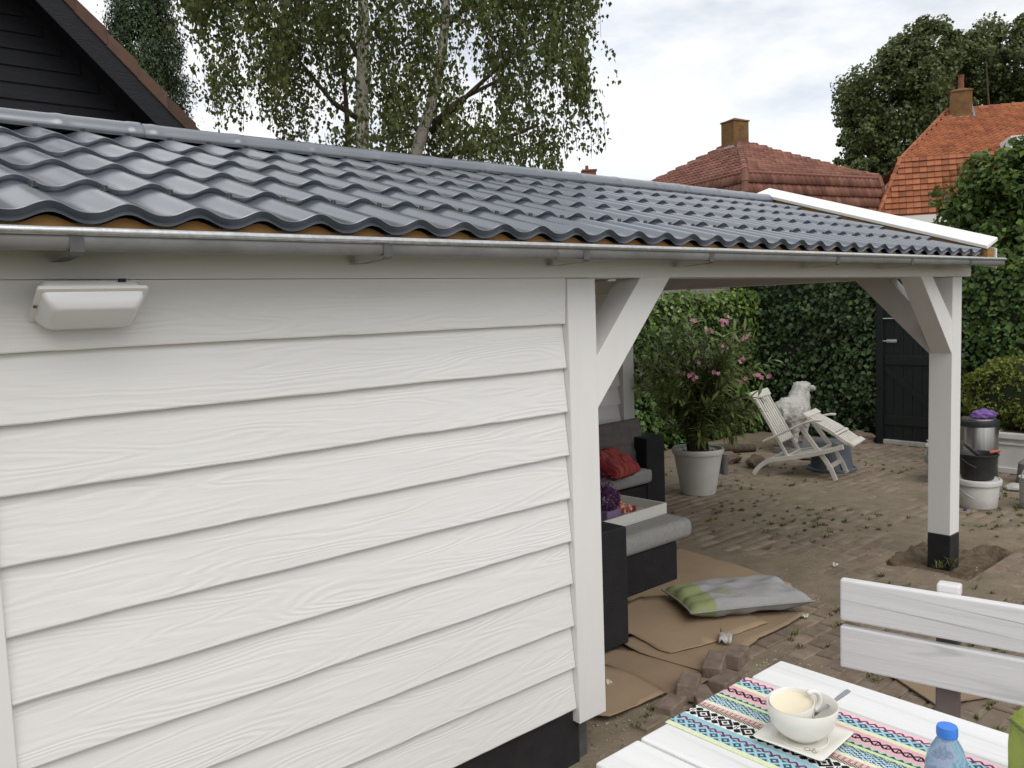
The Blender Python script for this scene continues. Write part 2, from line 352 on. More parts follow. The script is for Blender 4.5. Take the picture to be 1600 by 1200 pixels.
# underside deck, rafters, batten along the eave
RP('roof_deck', MB().prism([(XL+.02, EY+.05, EZ-.018+.05*sp), (XL+.02, RY, RZ-.018), (XL+.02, RY+1.8*cp, RZ-1.8*sp-.018), (XL+.02, RY+1.8*cp, RZ-1.8*sp-.034), (XL+.02, RY, RZ-.034), (XL+.02, EY+.05, EZ-.034+.05*sp)], (XR-XL-.06, 0, 0)), M['rafter'])
for i in range(12):
    x = XL+.12+i*.66
    if x < XR-.1:
        RP('rafter', MB().prism([(x, EY+.30, EZ+.24*sp/cp*1.0-.02+.02), (x, RY, RZ-.036), (x, RY, RZ-.15), (x, EY+.30, EZ-.06)], (.06, 0, 0)), M['rafter'])
        RP('rafter', MB().prism([(x, RY+.002, RZ-.036), (x, RY+1.45*cp, RZ-1.45*sp-.036), (x, RY+1.45*cp, RZ-1.45*sp-.14), (x, RY+.002, RZ-.15)], (.06, 0, 0)), M['rafter'])
mbw = MB()                                                  # eave batten, its top cut to the wave of the sheets
for i in range(-11, 33):
    for q in range(8):
        f = lambda u: .026*(.5-.5*math.cos(2*math.pi*u))**1.25-.012
        xa = x_first+(i+q/8)*TP; xb = x_first+(i+(q+1)/8)*TP; ya, yb = EY+.022, EY+.06
        za = EZ-.002+f(q/8); zc = EZ-.002+f((q+1)/8); z0 = EZ-.062
        mbw.add([(xa, ya, z0), (xb, ya, z0), (xb, ya, zc), (xa, ya, za), (xa, yb, z0), (xb, yb, z0)], [(0, 1, 2, 3), (0, 4, 5, 1)])
RP('eave_batten', mbw, M['rawwood'])
# ridge caps: half round lengths with pressed beads
def ridge_cap(x0, x1, lift):
    pr = []; n = int((x1-x0)/.012)
    xs = [x0+(x1-x0)*i/n for i in range(n+1)]; V = []; Fc = []; m = 17
    for x in xs:
        bead = 0
        c = ((x-.02) % .385)
        bead = .0038*math.exp(-((c-.19)/.02)**2)
        if x > x1-.05: bead += .003
        for q in range(m):
            a = math.pi*(q/(m-1)); r = .104+bead+lift
            V.append((x, RY-.012-r*math.cos(a)*1.12, RZ-.014+.080*math.sin(a)**.75*(r/.104)))
        # small skirts
    for i in range(len(xs)-1):
        for q in range(m-1): Fc.append((i*m+q, (i+1)*m+q, (i+1)*m+q+1, i*m+q+1))
    me = np_mesh('ridge_cap', V, Fc, M['ridge'], True)
    o = link('ridge_cap', me, roof); o.matrix_parent_inverse = INV
    s = o.modifiers.new('thick', 'SOLIDIFY'); s.thickness = .002
for i, (a, b) in enumerate([(XL-.02, -.72), (-.78, 1.31), (1.27, 3.24), (3.20, 5.14), (5.10, 6.33)]):
    ridge_cap(a, b, .002*(i % 2))
# screws
sm = MB().lathe([(.0, .011), (.008, .010), (.009, .001), (.016, -.001), (.0165, -.006)], 10).mesh('screw', M['screw'], True)
for i in range(-10, 33):
    x = x_first+(i+.5)*TP
    p = roofpt(x+.03, TL-.05, .0275); o = link('screw', sm, roof, (p[0], p[1]-EY, p[2]-EZ), (PITCHR, 0, 0))
    o = link('screw', sm, roof, (x, RY-.128-EY, RZ-.012-EZ), (R(75), 0, 0))
# right verge: white board with an outer face
def slope_z(y): return EZ+(y-EY)*sp/cp
y0, y1 = EY-.012, RY+.02
vx0, vx1 = 6.318, 6.505
for sgn in (1,):
    RP('verge_board', MB().add([(vx0, y0, slope_z(y0)+.046), (vx1, y0, slope_z(y0)+.108), (vx1, y1, slope_z(y1)+.105), (vx0, y1, slope_z(y1)+.05), (vx0-.006, y0, slope_z(y0)+.070), (vx1-.004, y0, slope_z(y0)+.132), (vx1-.004, y1, slope_z(y1)+.129), (vx0-.006, y1, slope_z(y1)+.074)], [(0,3,2,1),(4,5,6,7),(0,1,5,4),(1,2,6,5),(2,3,7,6),(3,0,4,7)]), M['white_plastic'], bev=.003)
    RP('verge_face', MB().prism([(vx1-.024, y0+.002, slope_z(y0)-.085), (vx1-.024, y1, slope_z(y1)-.085), (vx1-.024, y1, slope_z(y1)+.0575), (vx1-.024, y0+.002, slope_z(y0)+.0555)], (.022, 0, 0)), M['white_plastic'], bev=.002)
    RP('verge_batten', MB().prism([(vx0+.03, y0+.01, slope_z(y0)-.02), (vx0+.03, y1, slope_z(y1)-.02), (vx0+.03, y1, slope_z(y1)+.0565), (vx0+.03, y0+.01, slope_z(y0)+.0545)], (.12, 0, 0)), M['rawwood'])
yb = RY+1.82*cp; zb2 = RZ-1.82*sp
RP('verge_board', MB().prism([(vx0, RY+.022, RZ+.056), (vx0, yb, zb2+.05), (vx0, yb, zb2+.075), (vx0, RY+.022, RZ+.08)], (vx1-vx0, 0, 0)), M['white_plastic'])
RP('verge_face', MB().prism([(vx1-.024, RY+.02, RZ-.085), (vx1-.024, yb, zb2-.085), (vx1-.024, yb, zb2+.048), (vx1-.024, RY+.02, RZ+.055)], (.022, 0, 0)), M['white_plastic'])
RP('gable_panel', MB().prism([(6.33, WY+.1, 2.13), (6.33, 5.5, 2.13), (6.33, RY, RZ-.04)], (.02, 0, 0)), M['white_plastic'])

# gutter: folded zinc box gutter with bright rolled lip and steel straps
gut = empty('rain_gutter', (2.4, 2.26, 2.06), label='galvanised zinc rain gutter running along the front eave of the shed', cat='gutter')
def GP(name, mb, mat, **k):
    o = mb.build(name, mat, None, **k); o.parent = gut; o.matrix_parent_inverse = Matrix.Translation(gut.location).inverted(); return o
gp_prof = [(2.184, 2.113), (2.185, 2.095), (2.187, 2.078), (2.194, 2.0735), (2.26, 2.082), (2.315, 2.095), (2.338, 2.104), (2.343, 2.13)]
def gutter(x0, x1, n=60):
    V = []; Fc = []; m = len(gp_prof)
    for i in range(n+1):
        x = x0+(x1-x0)*i/n
        for (y, z) in gp_prof:
            d = .0014*mnoise.noise(Vector((x*2.1, y*20, z*20)))
            V.append((x, y+d, z+d+.0016*x*.7))
    for i in range(n):
        for q in range(m-1): Fc.append((i*m+q, i*m+q+1, (i+1)*m+q+1, (i+1)*m+q))
    o = link('trough', np_mesh('trough', V, Fc, M['zinc'], True), gut); o.matrix_parent_inverse = Matrix.Translation(gut.location).inverted()
    s = o.modifiers.new('thick', 'SOLIDIFY'); s.thickness = .0025; s.offset = 1
for a, b in ((-1.7, 2.16), (2.14, 6.52)): gutter(a, b, 80)
GP('rolled_lip', MB().tube([(-1.7+i*.2055, 2.181, 2.116+.0016*.7*(-1.7+i*.2055)) for i in range(41)], .0105, 12), M['zinc_lip'], smooth=True, ang=50)
GP('end_cap', MB().prism([(6.52, y, z+.007) for y, z in gp_prof], (.004, 0, 0)), M['zinc'])
for x in (-1.1, -.36, .565, 1.43, 2.30, 3.08, 4.18, 5.05, 5.92):
    dz = .0016*x*.7
    GP('strap', MB().strip([(x, 2.181, 2.10+dz), (x, 2.1835, 2.082+dz), (x, 2.192, 2.0605+dz), (x, 2.21, 2.0525+dz), (x, 2.33, 2.0515+dz), (x, 2.346, 2.06+dz), (x, 2.349, 2.1+dz)], .03, (1, 0, 0), .004) if False else
       MB().add(*(lambda pr: ([(x+sx*.016, y, z+dz) for (y, z) in pr for sx in (-1, 1)], [(2*i, 2*i+1, 2*i+3, 2*i+2) for i in range(len(pr)-1)]))([(2.1795, 2.106), (2.1810, 2.082), (2.1825, 2.068), (2.192, 2.062), (2.33, 2.056), (2.3835, 2.057)])), M['strap'])

# wall lamp
lamp = empty('wall_lamp', (.62, 2.40, 1.96), label='white plastic bulkhead lamp mounted high on the white board wall', cat='lamp')
def LP(name, mb, mat, **k):
    o = mb.build(name, mat, None, **k); o.parent = lamp; o.matrix_parent_inverse = Matrix.Translation(lamp.location).inverted(); return o
def sect(x, y0, pts): return [(x, y, z) for y, z in pts]
def loft(secs):
    mb = MB(); m = len(secs[0]); vs = [p for s_ in secs for p in s_]; fs = []
    for i in range(len(secs)-1):
        for q in range(m): fs.append((i*m+q, i*m+(q+1) % m, (i+1)*m+(q+1) % m, (i+1)*m+q))
    fs.append(tuple(range(m))[::-1]); fs.append(tuple(range((len(secs)-1)*m, len(secs)*m))); return mb.add(vs, fs)
def rrect(x0, x1, z0, z1, y, r, n=5):
    out = []
    for cx, cz, a0 in ((x1-r, z1-r, 0), (x0+r, z1-r, 90), (x0+r, z0+r, 180), (x1-r, z0+r, 270)):
        for q in range(n+1):
            a = R(a0+90*q/n); out.append((cx+r*math.cos(a), y, cz+r*math.sin(a)))
    return out
_v = Vector((0, .125, -.078)).normalized(); _n = Vector((0, -_v.z*-1, 0)); _n = Vector((0, _v.z, -_v.y)).normalized()   # rim plane: from its front edge back down to the wall; _n looks down and out
_c0 = Vector((.622, 2.335, 1.955))
def lring(hw, hv, off, r, n=5, dv=0.0):
    hw, hv, off, dv = hw*.88, hv*.9, off*.88, dv*.88
    return [tuple(_c0+Vector((1, 0, 0))*p[0]+_v*(p[2]+dv)+_n*off) for p in rrect(-hw, hw, -hv, hv, 0, r, n)]
LP('housing', loft([lring(.122, .060, -.040, .02, dv=.010), lring(.132, .069, -.026, .016, dv=.003), lring(.137, .072, -.0005, .014)]), M['white_plastic'], smooth=True, ang=40)
LP('frame_rim', loft([lring(.146, .080, 0, .007), lring(.147, .081, .011, .007), lring(.138, .072, .013, .007)]), M['white_plastic'], smooth=True, ang=40)
LP('diffuser', loft([lring(.135, .070, .0132, .012), lring(.131, .067, .030, .012), lring(.114, .056, .056, .016), lring(.104, .046, .061, .016)]), M['diffuser'], smooth=True, ang=50)
LP('sensor_eye', MB().obox(_c0+Vector((.07, 0, 0))-_v*.066-_n*.02, (.009, 0, 0), _v*.003, _n*.0035), M['black'])
LP('clip_screw', MB().obox(_c0+Vector((-.125, 0, 0))+_n*.010, (.004, 0, 0), _v*.004, _n*.004), M['strap'])

# ------------------------------------------------------------------ ground and paving
M['earth'] = pm('sandy_earth', (.17, .14, .10), (.255, .21, .152), scale=5, rough=.95, bump=.7, bscale=45, spec=.15, bdist=.012, detail=9, lo=.3, hi=.7)
M['far_ground'] = pm('dull_grass_ground', (.07, .085, .035), (.11, .10, .05), scale=.6, rough=.95, spec=.1)
M['paver'] = pm('weathered_clay_paver', (.175, .132, .098), (.24, .195, .15), scale=14, rough=.9, bump=.6, bscale=70, spec=.2, rand=.2, bdist=.005)
M['paver_s'] = pm('weathered_clay_paver_field', (.18, .142, .105), (.245, .20, .153), scale=9, rough=.9, bump=.6, bscale=70, spec=.2, island=.17, hue=(.495, .503), bdist=.005)
M['weed'] = leafmat('weed_blade', (.095, .11, .036), (.16, .155, .058), k=.5, trans=.25)
mb = MB(); mb.add([(-600, -600, -.3), (1200, -600, -.3), (1200, 1200, -.3), (-600, 1200, -.3)], [(0, 1, 2, 3)])
gr = mb.build('ground', M['far_ground']); tag(gr, kind='structure')
HOLE = [(5.62, 6.16, 2.05, 2.75), (6.16, 6.95, 2.12, 2.62)]
def sand_z(x, y):
    n = mnoise.noise(Vector((x*1.1, y*1.1, 3))); n2 = mnoise.noise(Vector((x*5, y*5, 7))); n3 = mnoise.noise(Vector((x*14, y*14, 1)))
    lvl = -.0070+.0085*n+.003*n2+.0022*n3
    if 4.8 < x < 9.5: lvl += .0065
    if x < 3.75 and y > 2.0: lvl += .004
    # spoil pit round the right post
    dx, dy = (x-6.34)/.48, (y-2.46)/.31
    d = max(abs(dx), abs(dy))+.12*n2
    if d < 1.0: lvl -= .12*min(1, (1-d)*4)
    # dug strip along the shed
    if x < 2.9 and y > 1.9: lvl -= .02
    return lvl
gx = np.linspace(-2.0, 13.0, 300); gy = np.linspace(-1.6, 8.5, 202)
V = [(x, y, sand_z(x, y)) for y in gy for x in gx]; nx = len(gx)
Fq = [(j*nx+i, j*nx+i+1, (j+1)*nx+i+1, (j+1)*nx+i) for j in range(len(gy)-1) for i in range(nx-1)]
sand = link('yard_ground', np_mesh('yard_ground', V, Fq, M['earth'], True)); tag(sand, kind='structure')
paving = empty('paving', (6, 3, 0), kind='structure')
BL, BW = .205, .102
bricks = []
rowi = 0; y = -1.3
while y < 6.9:
    x = -1.2 + (BL/2 if rowi % 2 else 0)
    while x < 10.6:
        cx, cy = x+BL/2, y+BW/2
        ok = True
        if abs((cx-6.34)/.54) < 1 and abs((cy-2.46)/.33) < 1: ok = False
        if cx < 2.95 and cy > 1.95: ok = False
        if 2.9 < cx < 4.0 and 2.15 < cy < 2.95: ok = random.random() < .2
        if cx < 6.2 and cy > 3.3 and cx < 5.0: ok = False
        if cx > 8.3 and cy > 5.45+.1*math.sin(cx*3): ok = False
        if cx < 2.55 and cy > 2.3: ok = False
        if ok: bricks.append((cx, cy))
        x += BL+.006
    y += BW+.006; rowi += 1
def brick_mesh(seed):
    rr = random.Random(seed); mb = MB(); b = .006
    l, w = BL/2-.003, BW/2-.003
    j = lambda s=.0025: rr.uniform(-s, s)
    lo = [(-l+j(), -w+j(), -.05), (l+j(), -w+j(), -.05), (l+j(), w+j(), -.05), (-l+j(), w+j(), -.05)]
    mid = [(v[0], v[1], -b+j(.002)) for v in lo]; top = [(v[0]*(1-b/l*1.2), v[1]*(1-b/w*1.2), j(.0012)) for v in lo]
    fs = [(8, 9, 10, 11)]
    for a in (0, 4):
        for q in range(4): fs.append((a+q, a+(q+1) % 4, a+4+(q+1) % 4, a+4+q))
    mb.add(lo+mid+top, fs); return mb.mesh('brick', M['paver'])
bms = [brick_mesh(s) for s in range(6)]
def inview(p, m=.06):
    v = Vector(p)-CAM; d = v.dot(_fw)
    if d < .1: return None
    x, y = 800+F_PX*v.dot(_rt)/d, 600-F_PX*v.dot(_up)/d
    return d if (-m*1600 < x < 1600*(1+m) and -m*1200 < y < 1200*(1+m)) else None
def hidden(c):                            # behind the front wall or under the table
    x, y = c
    t = (WY-0)/y if y > 0 else 9
    if t < 1 and x*t < 2.45: return True
    return False
vis = []; rest = []
for c in bricks:
    d = inview((c[0], c[1], 0))
    if d and not hidden(c) and not (1.4 < c[0]*.6 and c[0] < 3.2 and c[1] < 1.6): vis.append((d, c))
    else: rest.append(c)
vis.sort(); near = [c for d, c in vis[:300]]; rest += [c for d, c in vis[300:]]
for c in near:
    o = link('brick', random.choice(bms), paving, (c[0]-6, c[1]-3, random.uniform(-.004, .003)), (random.uniform(-.015, .015), random.uniform(-.01, .01), random.uniform(-.02, .02)+math.pi*random.randint(0, 1)))
V = []; Fq = []
for c in rest:
    m_ = random.choice(bms); b0 = len(V); th = random.uniform(-.02, .02); dz = random.uniform(-.004, .003); tx, ty = random.uniform(-.012, .012), random.uniform(-.012, .012)
    for v in m_.vertices:
        V.append((c[0]-6+v.co.x*math.cos(th)-v.co.y*math.sin(th), c[1]-3+v.co.x*math.sin(th)+v.co.y*math.cos(th), v.co.z+dz+v.co.x*tx+v.co.y*ty))
    Fq += [tuple(b0+i for i in p.vertices) for p in m_.polygons]
o = link('brick_field', np_mesh('brick_field', V, Fq, M['paver_s']), paving); tag(o, kind='stuff')

# dug pit round the right post: bare dark soil with a crumbly rim
M['soil_dark'] = pm('freshly_dug_soil', (.105, .078, .053), (.18, .14, .098), scale=16, rough=.98, bump=1.0, bscale=40, spec=.1, bdist=.02)
V = []; Fq = []; n1, n2 = 90, 60
for j in range(n2+1):
    for i in range(n1+1):
        x = 5.62+1.5*i/n1; y = 2.0+.92*j/n2
        e = (abs((x-6.34)/.48)**4+abs((y-2.46)/.31)**4)**.25+.10*mnoise.noise(Vector((x*5, y*5, 3)))+.05*mnoise.noise(Vector((x*14, y*14, 3)))
        z = -.062+.014*mnoise.noise(Vector((x*9, y*9, 1)))+.008*mnoise.noise(Vector((x*25, y*25, 2)))
        z += max(0, e-.78)*.26 if e < 1.0 else .057-(e-1.0)*.9
        V.append((x, y, z))
for j in range(n2):
    for i in range(n1): Fq.append((j*(n1+1)+i, j*(n1+1)+i+1, (j+1)*(n1+1)+i+1, (j+1)*(n1+1)+i))
tag(link('soil_pit', np_mesh('soil_pit', V, Fq, M['soil_dark'], True)), kind='structure')

# ------------------------------------------------------------------ leaf scatter
def leaf_field(name, P_, N_, size, mat, parent=None, aspect=.75, jitter=.6, fold=.25, droop=None, kind=None, sizes=None):
    """one small pointed, folded leaf (two quads) per point: P_ positions, N_ facing"""
    P_ = np.asarray(P_, float); N_ = np.asarray(N_, float); n = len(P_)
    N_ = N_ + rng.normal(0, jitter, (n, 3)); N_ /= np.linalg.norm(N_, axis=1)[:, None]+1e-9
    T = rng.normal(0, 1, (n, 3))
    if droop is not None: T = T*.45+np.array(droop)[None, :]
    T -= N_*(T*N_).sum(1)[:, None]; T /= np.linalg.norm(T, axis=1)[:, None]+1e-9
    B = np.cross(N_, T); s = (size*rng.uniform(.45, 1.3, n) if sizes is None else sizes)[:, None]; w = s*aspect/2
    base = P_ - T*s*.5; tip = P_ + T*s*.5; f = N_*(w*fold)
    ctr = P_ - T*s*.08
    a1 = P_ - T*s*.12 + B*w + f; a2 = P_ - T*s*.12 - B*w + f
    V = np.stack([base, a1, tip, a2, ctr - f*.3], 1).reshape(-1, 3)
    i = np.arange(n)[:, None]*5
    Fq = np.concatenate([i+np.array([[0, 4, 2, 1]]), i+np.array([[0, 3, 2, 4]])], 0)
    o = link(name, np_mesh(name, V, Fq, mat), parent)
    if kind: tag(o, kind=kind)
    return o
def blob_pts(n, lo, hi): return rng.uniform(lo, hi, (n, 3))

# weeds in the joints
V = []; Fq = []
def tuft(x, y, h, nb):
    for _ in range(nb):
        a = random.uniform(0, 6.28); l = h*random.uniform(.5, 1.2); w = .0026*random.uniform(.7, 1.6)
        ox, oy = random.gauss(0, h*.45), random.gauss(0, h*.28); z = sand_z(x+ox, y+oy)-.004
        z = max(z, -.012)
        ca, sa = math.cos(a), math.sin(a); b = len(V); lean = random.uniform(.3, 1.2)
        V.append((x+ox-sa*w, y+oy+ca*w, z)); V.append((x+ox+sa*w, y+oy-ca*w, z))
        V.append((x+ox+ca*l*lean*.4+sa*w, y+oy+sa*l*lean*.4-ca*w, z+l*.6)); V.append((x+ox+ca*l*lean*.4-sa*w, y+oy+sa*l*lean*.4+ca*w, z+l*.6))
        V.append((x+ox+ca*l*lean, y+oy+sa*l*lean, z+l*.8)); V.append((x+ox+ca*l*lean, y+oy+sa*l*lean, z+l*.8))
        Fq.append((b, b+1, b+2, b+3)); Fq.append((b+3, b+2, b+4, b+5))
cnt = 0
for _ in range(26000):
    x, y = random.uniform(2.6, 10.4), random.uniform(.4, 6.2)
    d = mnoise.noise(Vector((x*.55, y*.55, 11)))+.5*mnoise.noise(Vector((x*1.9, y*1.9, 2)))
    if x > 4.9 and y < 2.6: d += .35
    if 6.4 < x < 8.0 and 4.3 < y < 5.2: d += .38
    if x > 7 and y < 2.9: d += .3
    if 3.2 < x < 4.8 and 1.7 < y < 2.7: d += .1
    if x < 5.1 and y > 2.75: continue
    if d < .08 or random.random() > (d+.02)*.9: continue
    if abs((x-6.25)/.7) < 1 and abs((y-2.42)/.36) < 1 and random.random() < .93: continue
    yy = round((y+1.3)/(BW+.006))*(BW+.006)-1.3 if random.random() < .75 else y
    tuft(x, yy, random.uniform(.016, .040), random.randint(9, 22)); cnt += 1
    if cnt > 1600: break
for (px, py) in ((1480, 872), (1468, 884), (1490, 880)): 
    g = gz(px, py); tuft(g.x, g.y, .06, 20)
for (px, py) in ((1010, 1120), (1022, 1108), (1000, 1130), (1200, 985), (1235, 1000), (1240, 990), (1250, 1010)):
    g = gz(px, py); tuft(g.x, g.y, .035, 16)
o = link('weeds', np_mesh('weeds', V, Fq, M['weed'])); tag(o, 'small green weeds growing in the joints of the paving', 'weeds', kind='stuff')
# grit and crumbs on the soil
V = []; Fq = []
for _ in range(2600):
    if random.random() < .45: x, y = random.uniform(2.5, 4.0), random.uniform(1.7, 2.9)
    else: x, y = random.uniform(3.0, 9.5), random.uniform(1.0, 5.2)
    if (3.0 < x < 5.1 and y > 2.75): continue
    s = random.uniform(.002, .0075); z = max(sand_z(x, y), -.02); b = len(V)
    for q in ((-1, -.7, -.3), (1, -.8, -.3), (.8, 1, -.3), (-.9, .8, -.3), (.1, 0, .8)): V.append((x+q[0]*s*random.uniform(.6, 1.2), y+q[1]*s*random.uniform(.6, 1.2), z+q[2]*s+s*.4))
    Fq += [(b, b+1, b+4), (b+1, b+2, b+4), (b+2, b+3, b+4), (b+3, b, b+4)]
M['grit'] = pm('grit', (.3, .25, .19), (.12, .09, .07), scale=3, rough=.95, island=.5)
o = link('grit', np_mesh('grit', V, Fq, M['grit'])); tag(o, 'loose grit and soil crumbs scattered over the yard', 'grit', kind='stuff')

# ------------------------------------------------------------------ ivy, hedges, gate
M['ivy'] = leafmat('ivy_leaf', (.058, .112, .028), (.10, .17, .043), k=.55, trans=.25, rough=.38)
M['ivy_light'] = leafmat('ivy_fresh_leaf', (.13, .22, .045), (.19, .28, .06), k=.4, trans=.3, rough=.42)
M['ivy_dark'] = leafmat('dark_ivy_leaf', (.030, .056, .022), (.056, .094, .032), k=.6, trans=.12, rough=.35)  # leaf tones darker than the other ivy, for the hedge beside the gate
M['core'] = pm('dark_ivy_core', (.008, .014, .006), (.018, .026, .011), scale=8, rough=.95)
M['gate'] = pm('dark_green_gate_paint', (.003, .006, .006), (.005, .009, .009), scale=5, rough=.5, bump=.15, bscale=20, stretch=(8, 8, 1))
M['steel'] = pm('bright_steel', (.55, .55, .54), (.4, .4, .4), scale=20, rough=.3, metal=.9)
M['stone'] = pm('grey_stone', (.42, .40, .37), (.28, .265, .24), scale=9, rough=.9, bump=.5, bscale=30)
M['fence'] = grainmat('grey_weathered_plank', (.25, .235, .215), (.17, .16, .15), 'X', rough=.85, bump=.5)
M['fencepost'] = pm('brown_fence_post', (.12, .07, .045), (.08, .05, .035), scale=5, rough=.8, stretch=(6, 6, 1))
def hedge(name, a, b, h, depth, label, cat='hedge', nper=900, leaf=.07, topfresh=.5, lump=.1, mats=('ivy', 'ivy_light'), wob=.08, freshfrac=.06, zmin=0.0, group=None, jit=.55):
    """leafy wall from plan point a to b: dark core, leaf skin with bulges, fresh growth along the top"""
    a = Vector((*a, 0)); b = Vector((*b, 0)); u = (b-a); Ln = u.length; u.normalize(); nrm = Vector((u.y, -u.x, 0))   # nrm: outward, right of a->b
    root = empty(name, (a+b)/2, label=label, cat=cat, group=group); inv = Matrix.Translation(root.location).inverted()
    def par(o): o.parent = root; o.matrix_parent_inverse = inv; return o
    off = random.uniform(0, 50)
    def topz(s): return h + wob*mnoise.noise(Vector((s*1.3, off, 0))) + .5*wob*mnoise.noise(Vector((s*4.5, off, 3)))
    # core
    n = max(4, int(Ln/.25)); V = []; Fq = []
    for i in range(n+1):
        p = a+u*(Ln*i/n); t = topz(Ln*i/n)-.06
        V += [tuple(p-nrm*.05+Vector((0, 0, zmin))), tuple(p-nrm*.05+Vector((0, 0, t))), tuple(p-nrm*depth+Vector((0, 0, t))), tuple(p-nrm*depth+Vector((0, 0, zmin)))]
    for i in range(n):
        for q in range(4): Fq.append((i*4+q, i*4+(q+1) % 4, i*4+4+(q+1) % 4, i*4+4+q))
    me = np_mesh('core', V, Fq, M['core']); par(link('stems', me))  # solid dark core so nothing shows through the leaves, no modelled stems
    N_ = int(Ln*h*nper); s = rng.uniform(0, Ln, N_); z = rng.uniform(zmin, 1, N_)*1.0; Pn = []; Nn = []; Pf = []; Nf = []
    for si, zi in zip(s, z):
        t = topz(si); zz = zmin+(t-zmin)*(zi-zmin)/(1-zmin+1e-9) if zmin else t*zi
        bul = lump*(mnoise.noise(Vector((si*2.1, zz*2.1, off)))+.6*mnoise.noise(Vector((si*5.5, zz*5.5, off+4))))+random.uniform(-.05, .02)
        p = a+u*si+nrm*(bul+.03)+Vector((0, 0, zz)); ndir = nrm*1.0+Vector((0, 0, .55))
        fr = random.random() < (freshfrac + (topfresh if zz > t-.28 else (.25*topfresh if zz > t-.5 else 0)))
        (Pf if fr else Pn).append(p); (Nf if fr else Nn).append(ndir)
    for _ in range(int(Ln*depth*nper*1.0)):
        si = random.uniform(0, Ln); p = a+u*si-nrm*random.uniform(-.04, depth)+Vector((0, 0, topz(si)+random.gauss(0, .035)))
        (Pf if random.random() < topfresh else Pn).append(p); (Nf if len(Nf) < len(Pf) else Nn).append(Vector((0, 0, 1))+nrm*.3)
    par(leaf_field('foliage', Pn, Nn, leaf, M[mats[0]], None, aspect=.95, jitter=jit, droop=(0, 0, -.9), kind='stuff'))
    if Pf: par(leaf_field('fresh_growth', Pf, Nf, leaf*.85, M[mats[1]], None, aspect=.9, jitter=jit, droop=(0, 0, -.5), kind='stuff'))
    return root
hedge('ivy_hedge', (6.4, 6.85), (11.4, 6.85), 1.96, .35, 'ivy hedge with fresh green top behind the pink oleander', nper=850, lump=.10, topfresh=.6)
hedge('ivy_hedge', (10.78, 7.3), (10.78, 5.02), 2.75, .4, 'dark ivy hedge between oleander corner and the black garden gate', nper=900, lump=.1, topfresh=.1, freshfrac=.03, mats=('ivy_dark', 'ivy'))
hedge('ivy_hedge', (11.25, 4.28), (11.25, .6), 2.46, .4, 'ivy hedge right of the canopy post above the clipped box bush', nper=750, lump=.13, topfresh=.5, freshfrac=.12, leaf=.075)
# plank fence rising over the left hedge
fence = empty('plank_fence', (8.5, 7.3, 0), label='grey weathered plank fence rising just above the left ivy hedge', cat='fence')
for i, z in enumerate((1.62, 1.78, 1.94, 2.085)):
    MB().box(-2.6, 2.7, -.012, .012, z, z+.14).build('plank', M['fence'], fence, bev=.003)
MB().box(2.42, 2.54, -.11, -.02, 0, 2.24).build('post', M['fencepost'], fence, bev=.004)
MB().box(-2.4, -2.28, -.11, -.02, 0, 2.24).build('post', M['fencepost'], fence, bev=.004)
# gate
gate = empty('garden_gate', (10.72, 4.6, 0), label='black green boarded garden gate with two steel bolts behind the right post', cat='gate')
for i in range(6):
    MB().box(.0, .028, -.33+i*.118, -.33+i*.118+.114, .06, 2.12).build('plank', M['gate'], gate, bev=.003)
MB().box(-.05, .05, .38, .47, 0, 2.2).build('frame_post', M['gate'], gate, bev=.004)
MB().box(-.05, .05, -.44, -.345, 0, 2.2).build('frame_post', M['gate'], gate, bev=.004)
MB().box(-.022, -.001, -.325, .37, 1.02, 1.14).build('cross_rail', M['gate'], gate, bev=.003)
MB().box(-.022, -.001, -.325, .37, .25, .37).build('cross_rail', M['gate'], gate, bev=.003)
MB().box(-.022, -.001, -.325, .37, 1.8, 1.92).build('cross_rail', M['gate'], gate, bev=.003)
MB().prism([(-.021, .36, .93), (-.021, .36, 1.015), (-.021, -.32, .46), (-.021, -.32, .375)], (.019, 0, 0)).build('diagonal_brace', M['gate'], gate)
for z, hh, w in ((1.60, .016, .17), (1.30, .045, .13)):
    b_ = MB().box(-.034, -.024, .21, .21+w, z, z+hh).build('bolt', M['steel'], gate, bev=.002)
    MB().tube([(-.04, .2, z+hh/2), (-.04, .40, z+hh/2)], .007, 8).build('bolt_rod', M['steel'], b_)
MB().box(-.04, .05, -.33, .375, .0, .055).build('sill', M['stone'], gate, bev=.004)
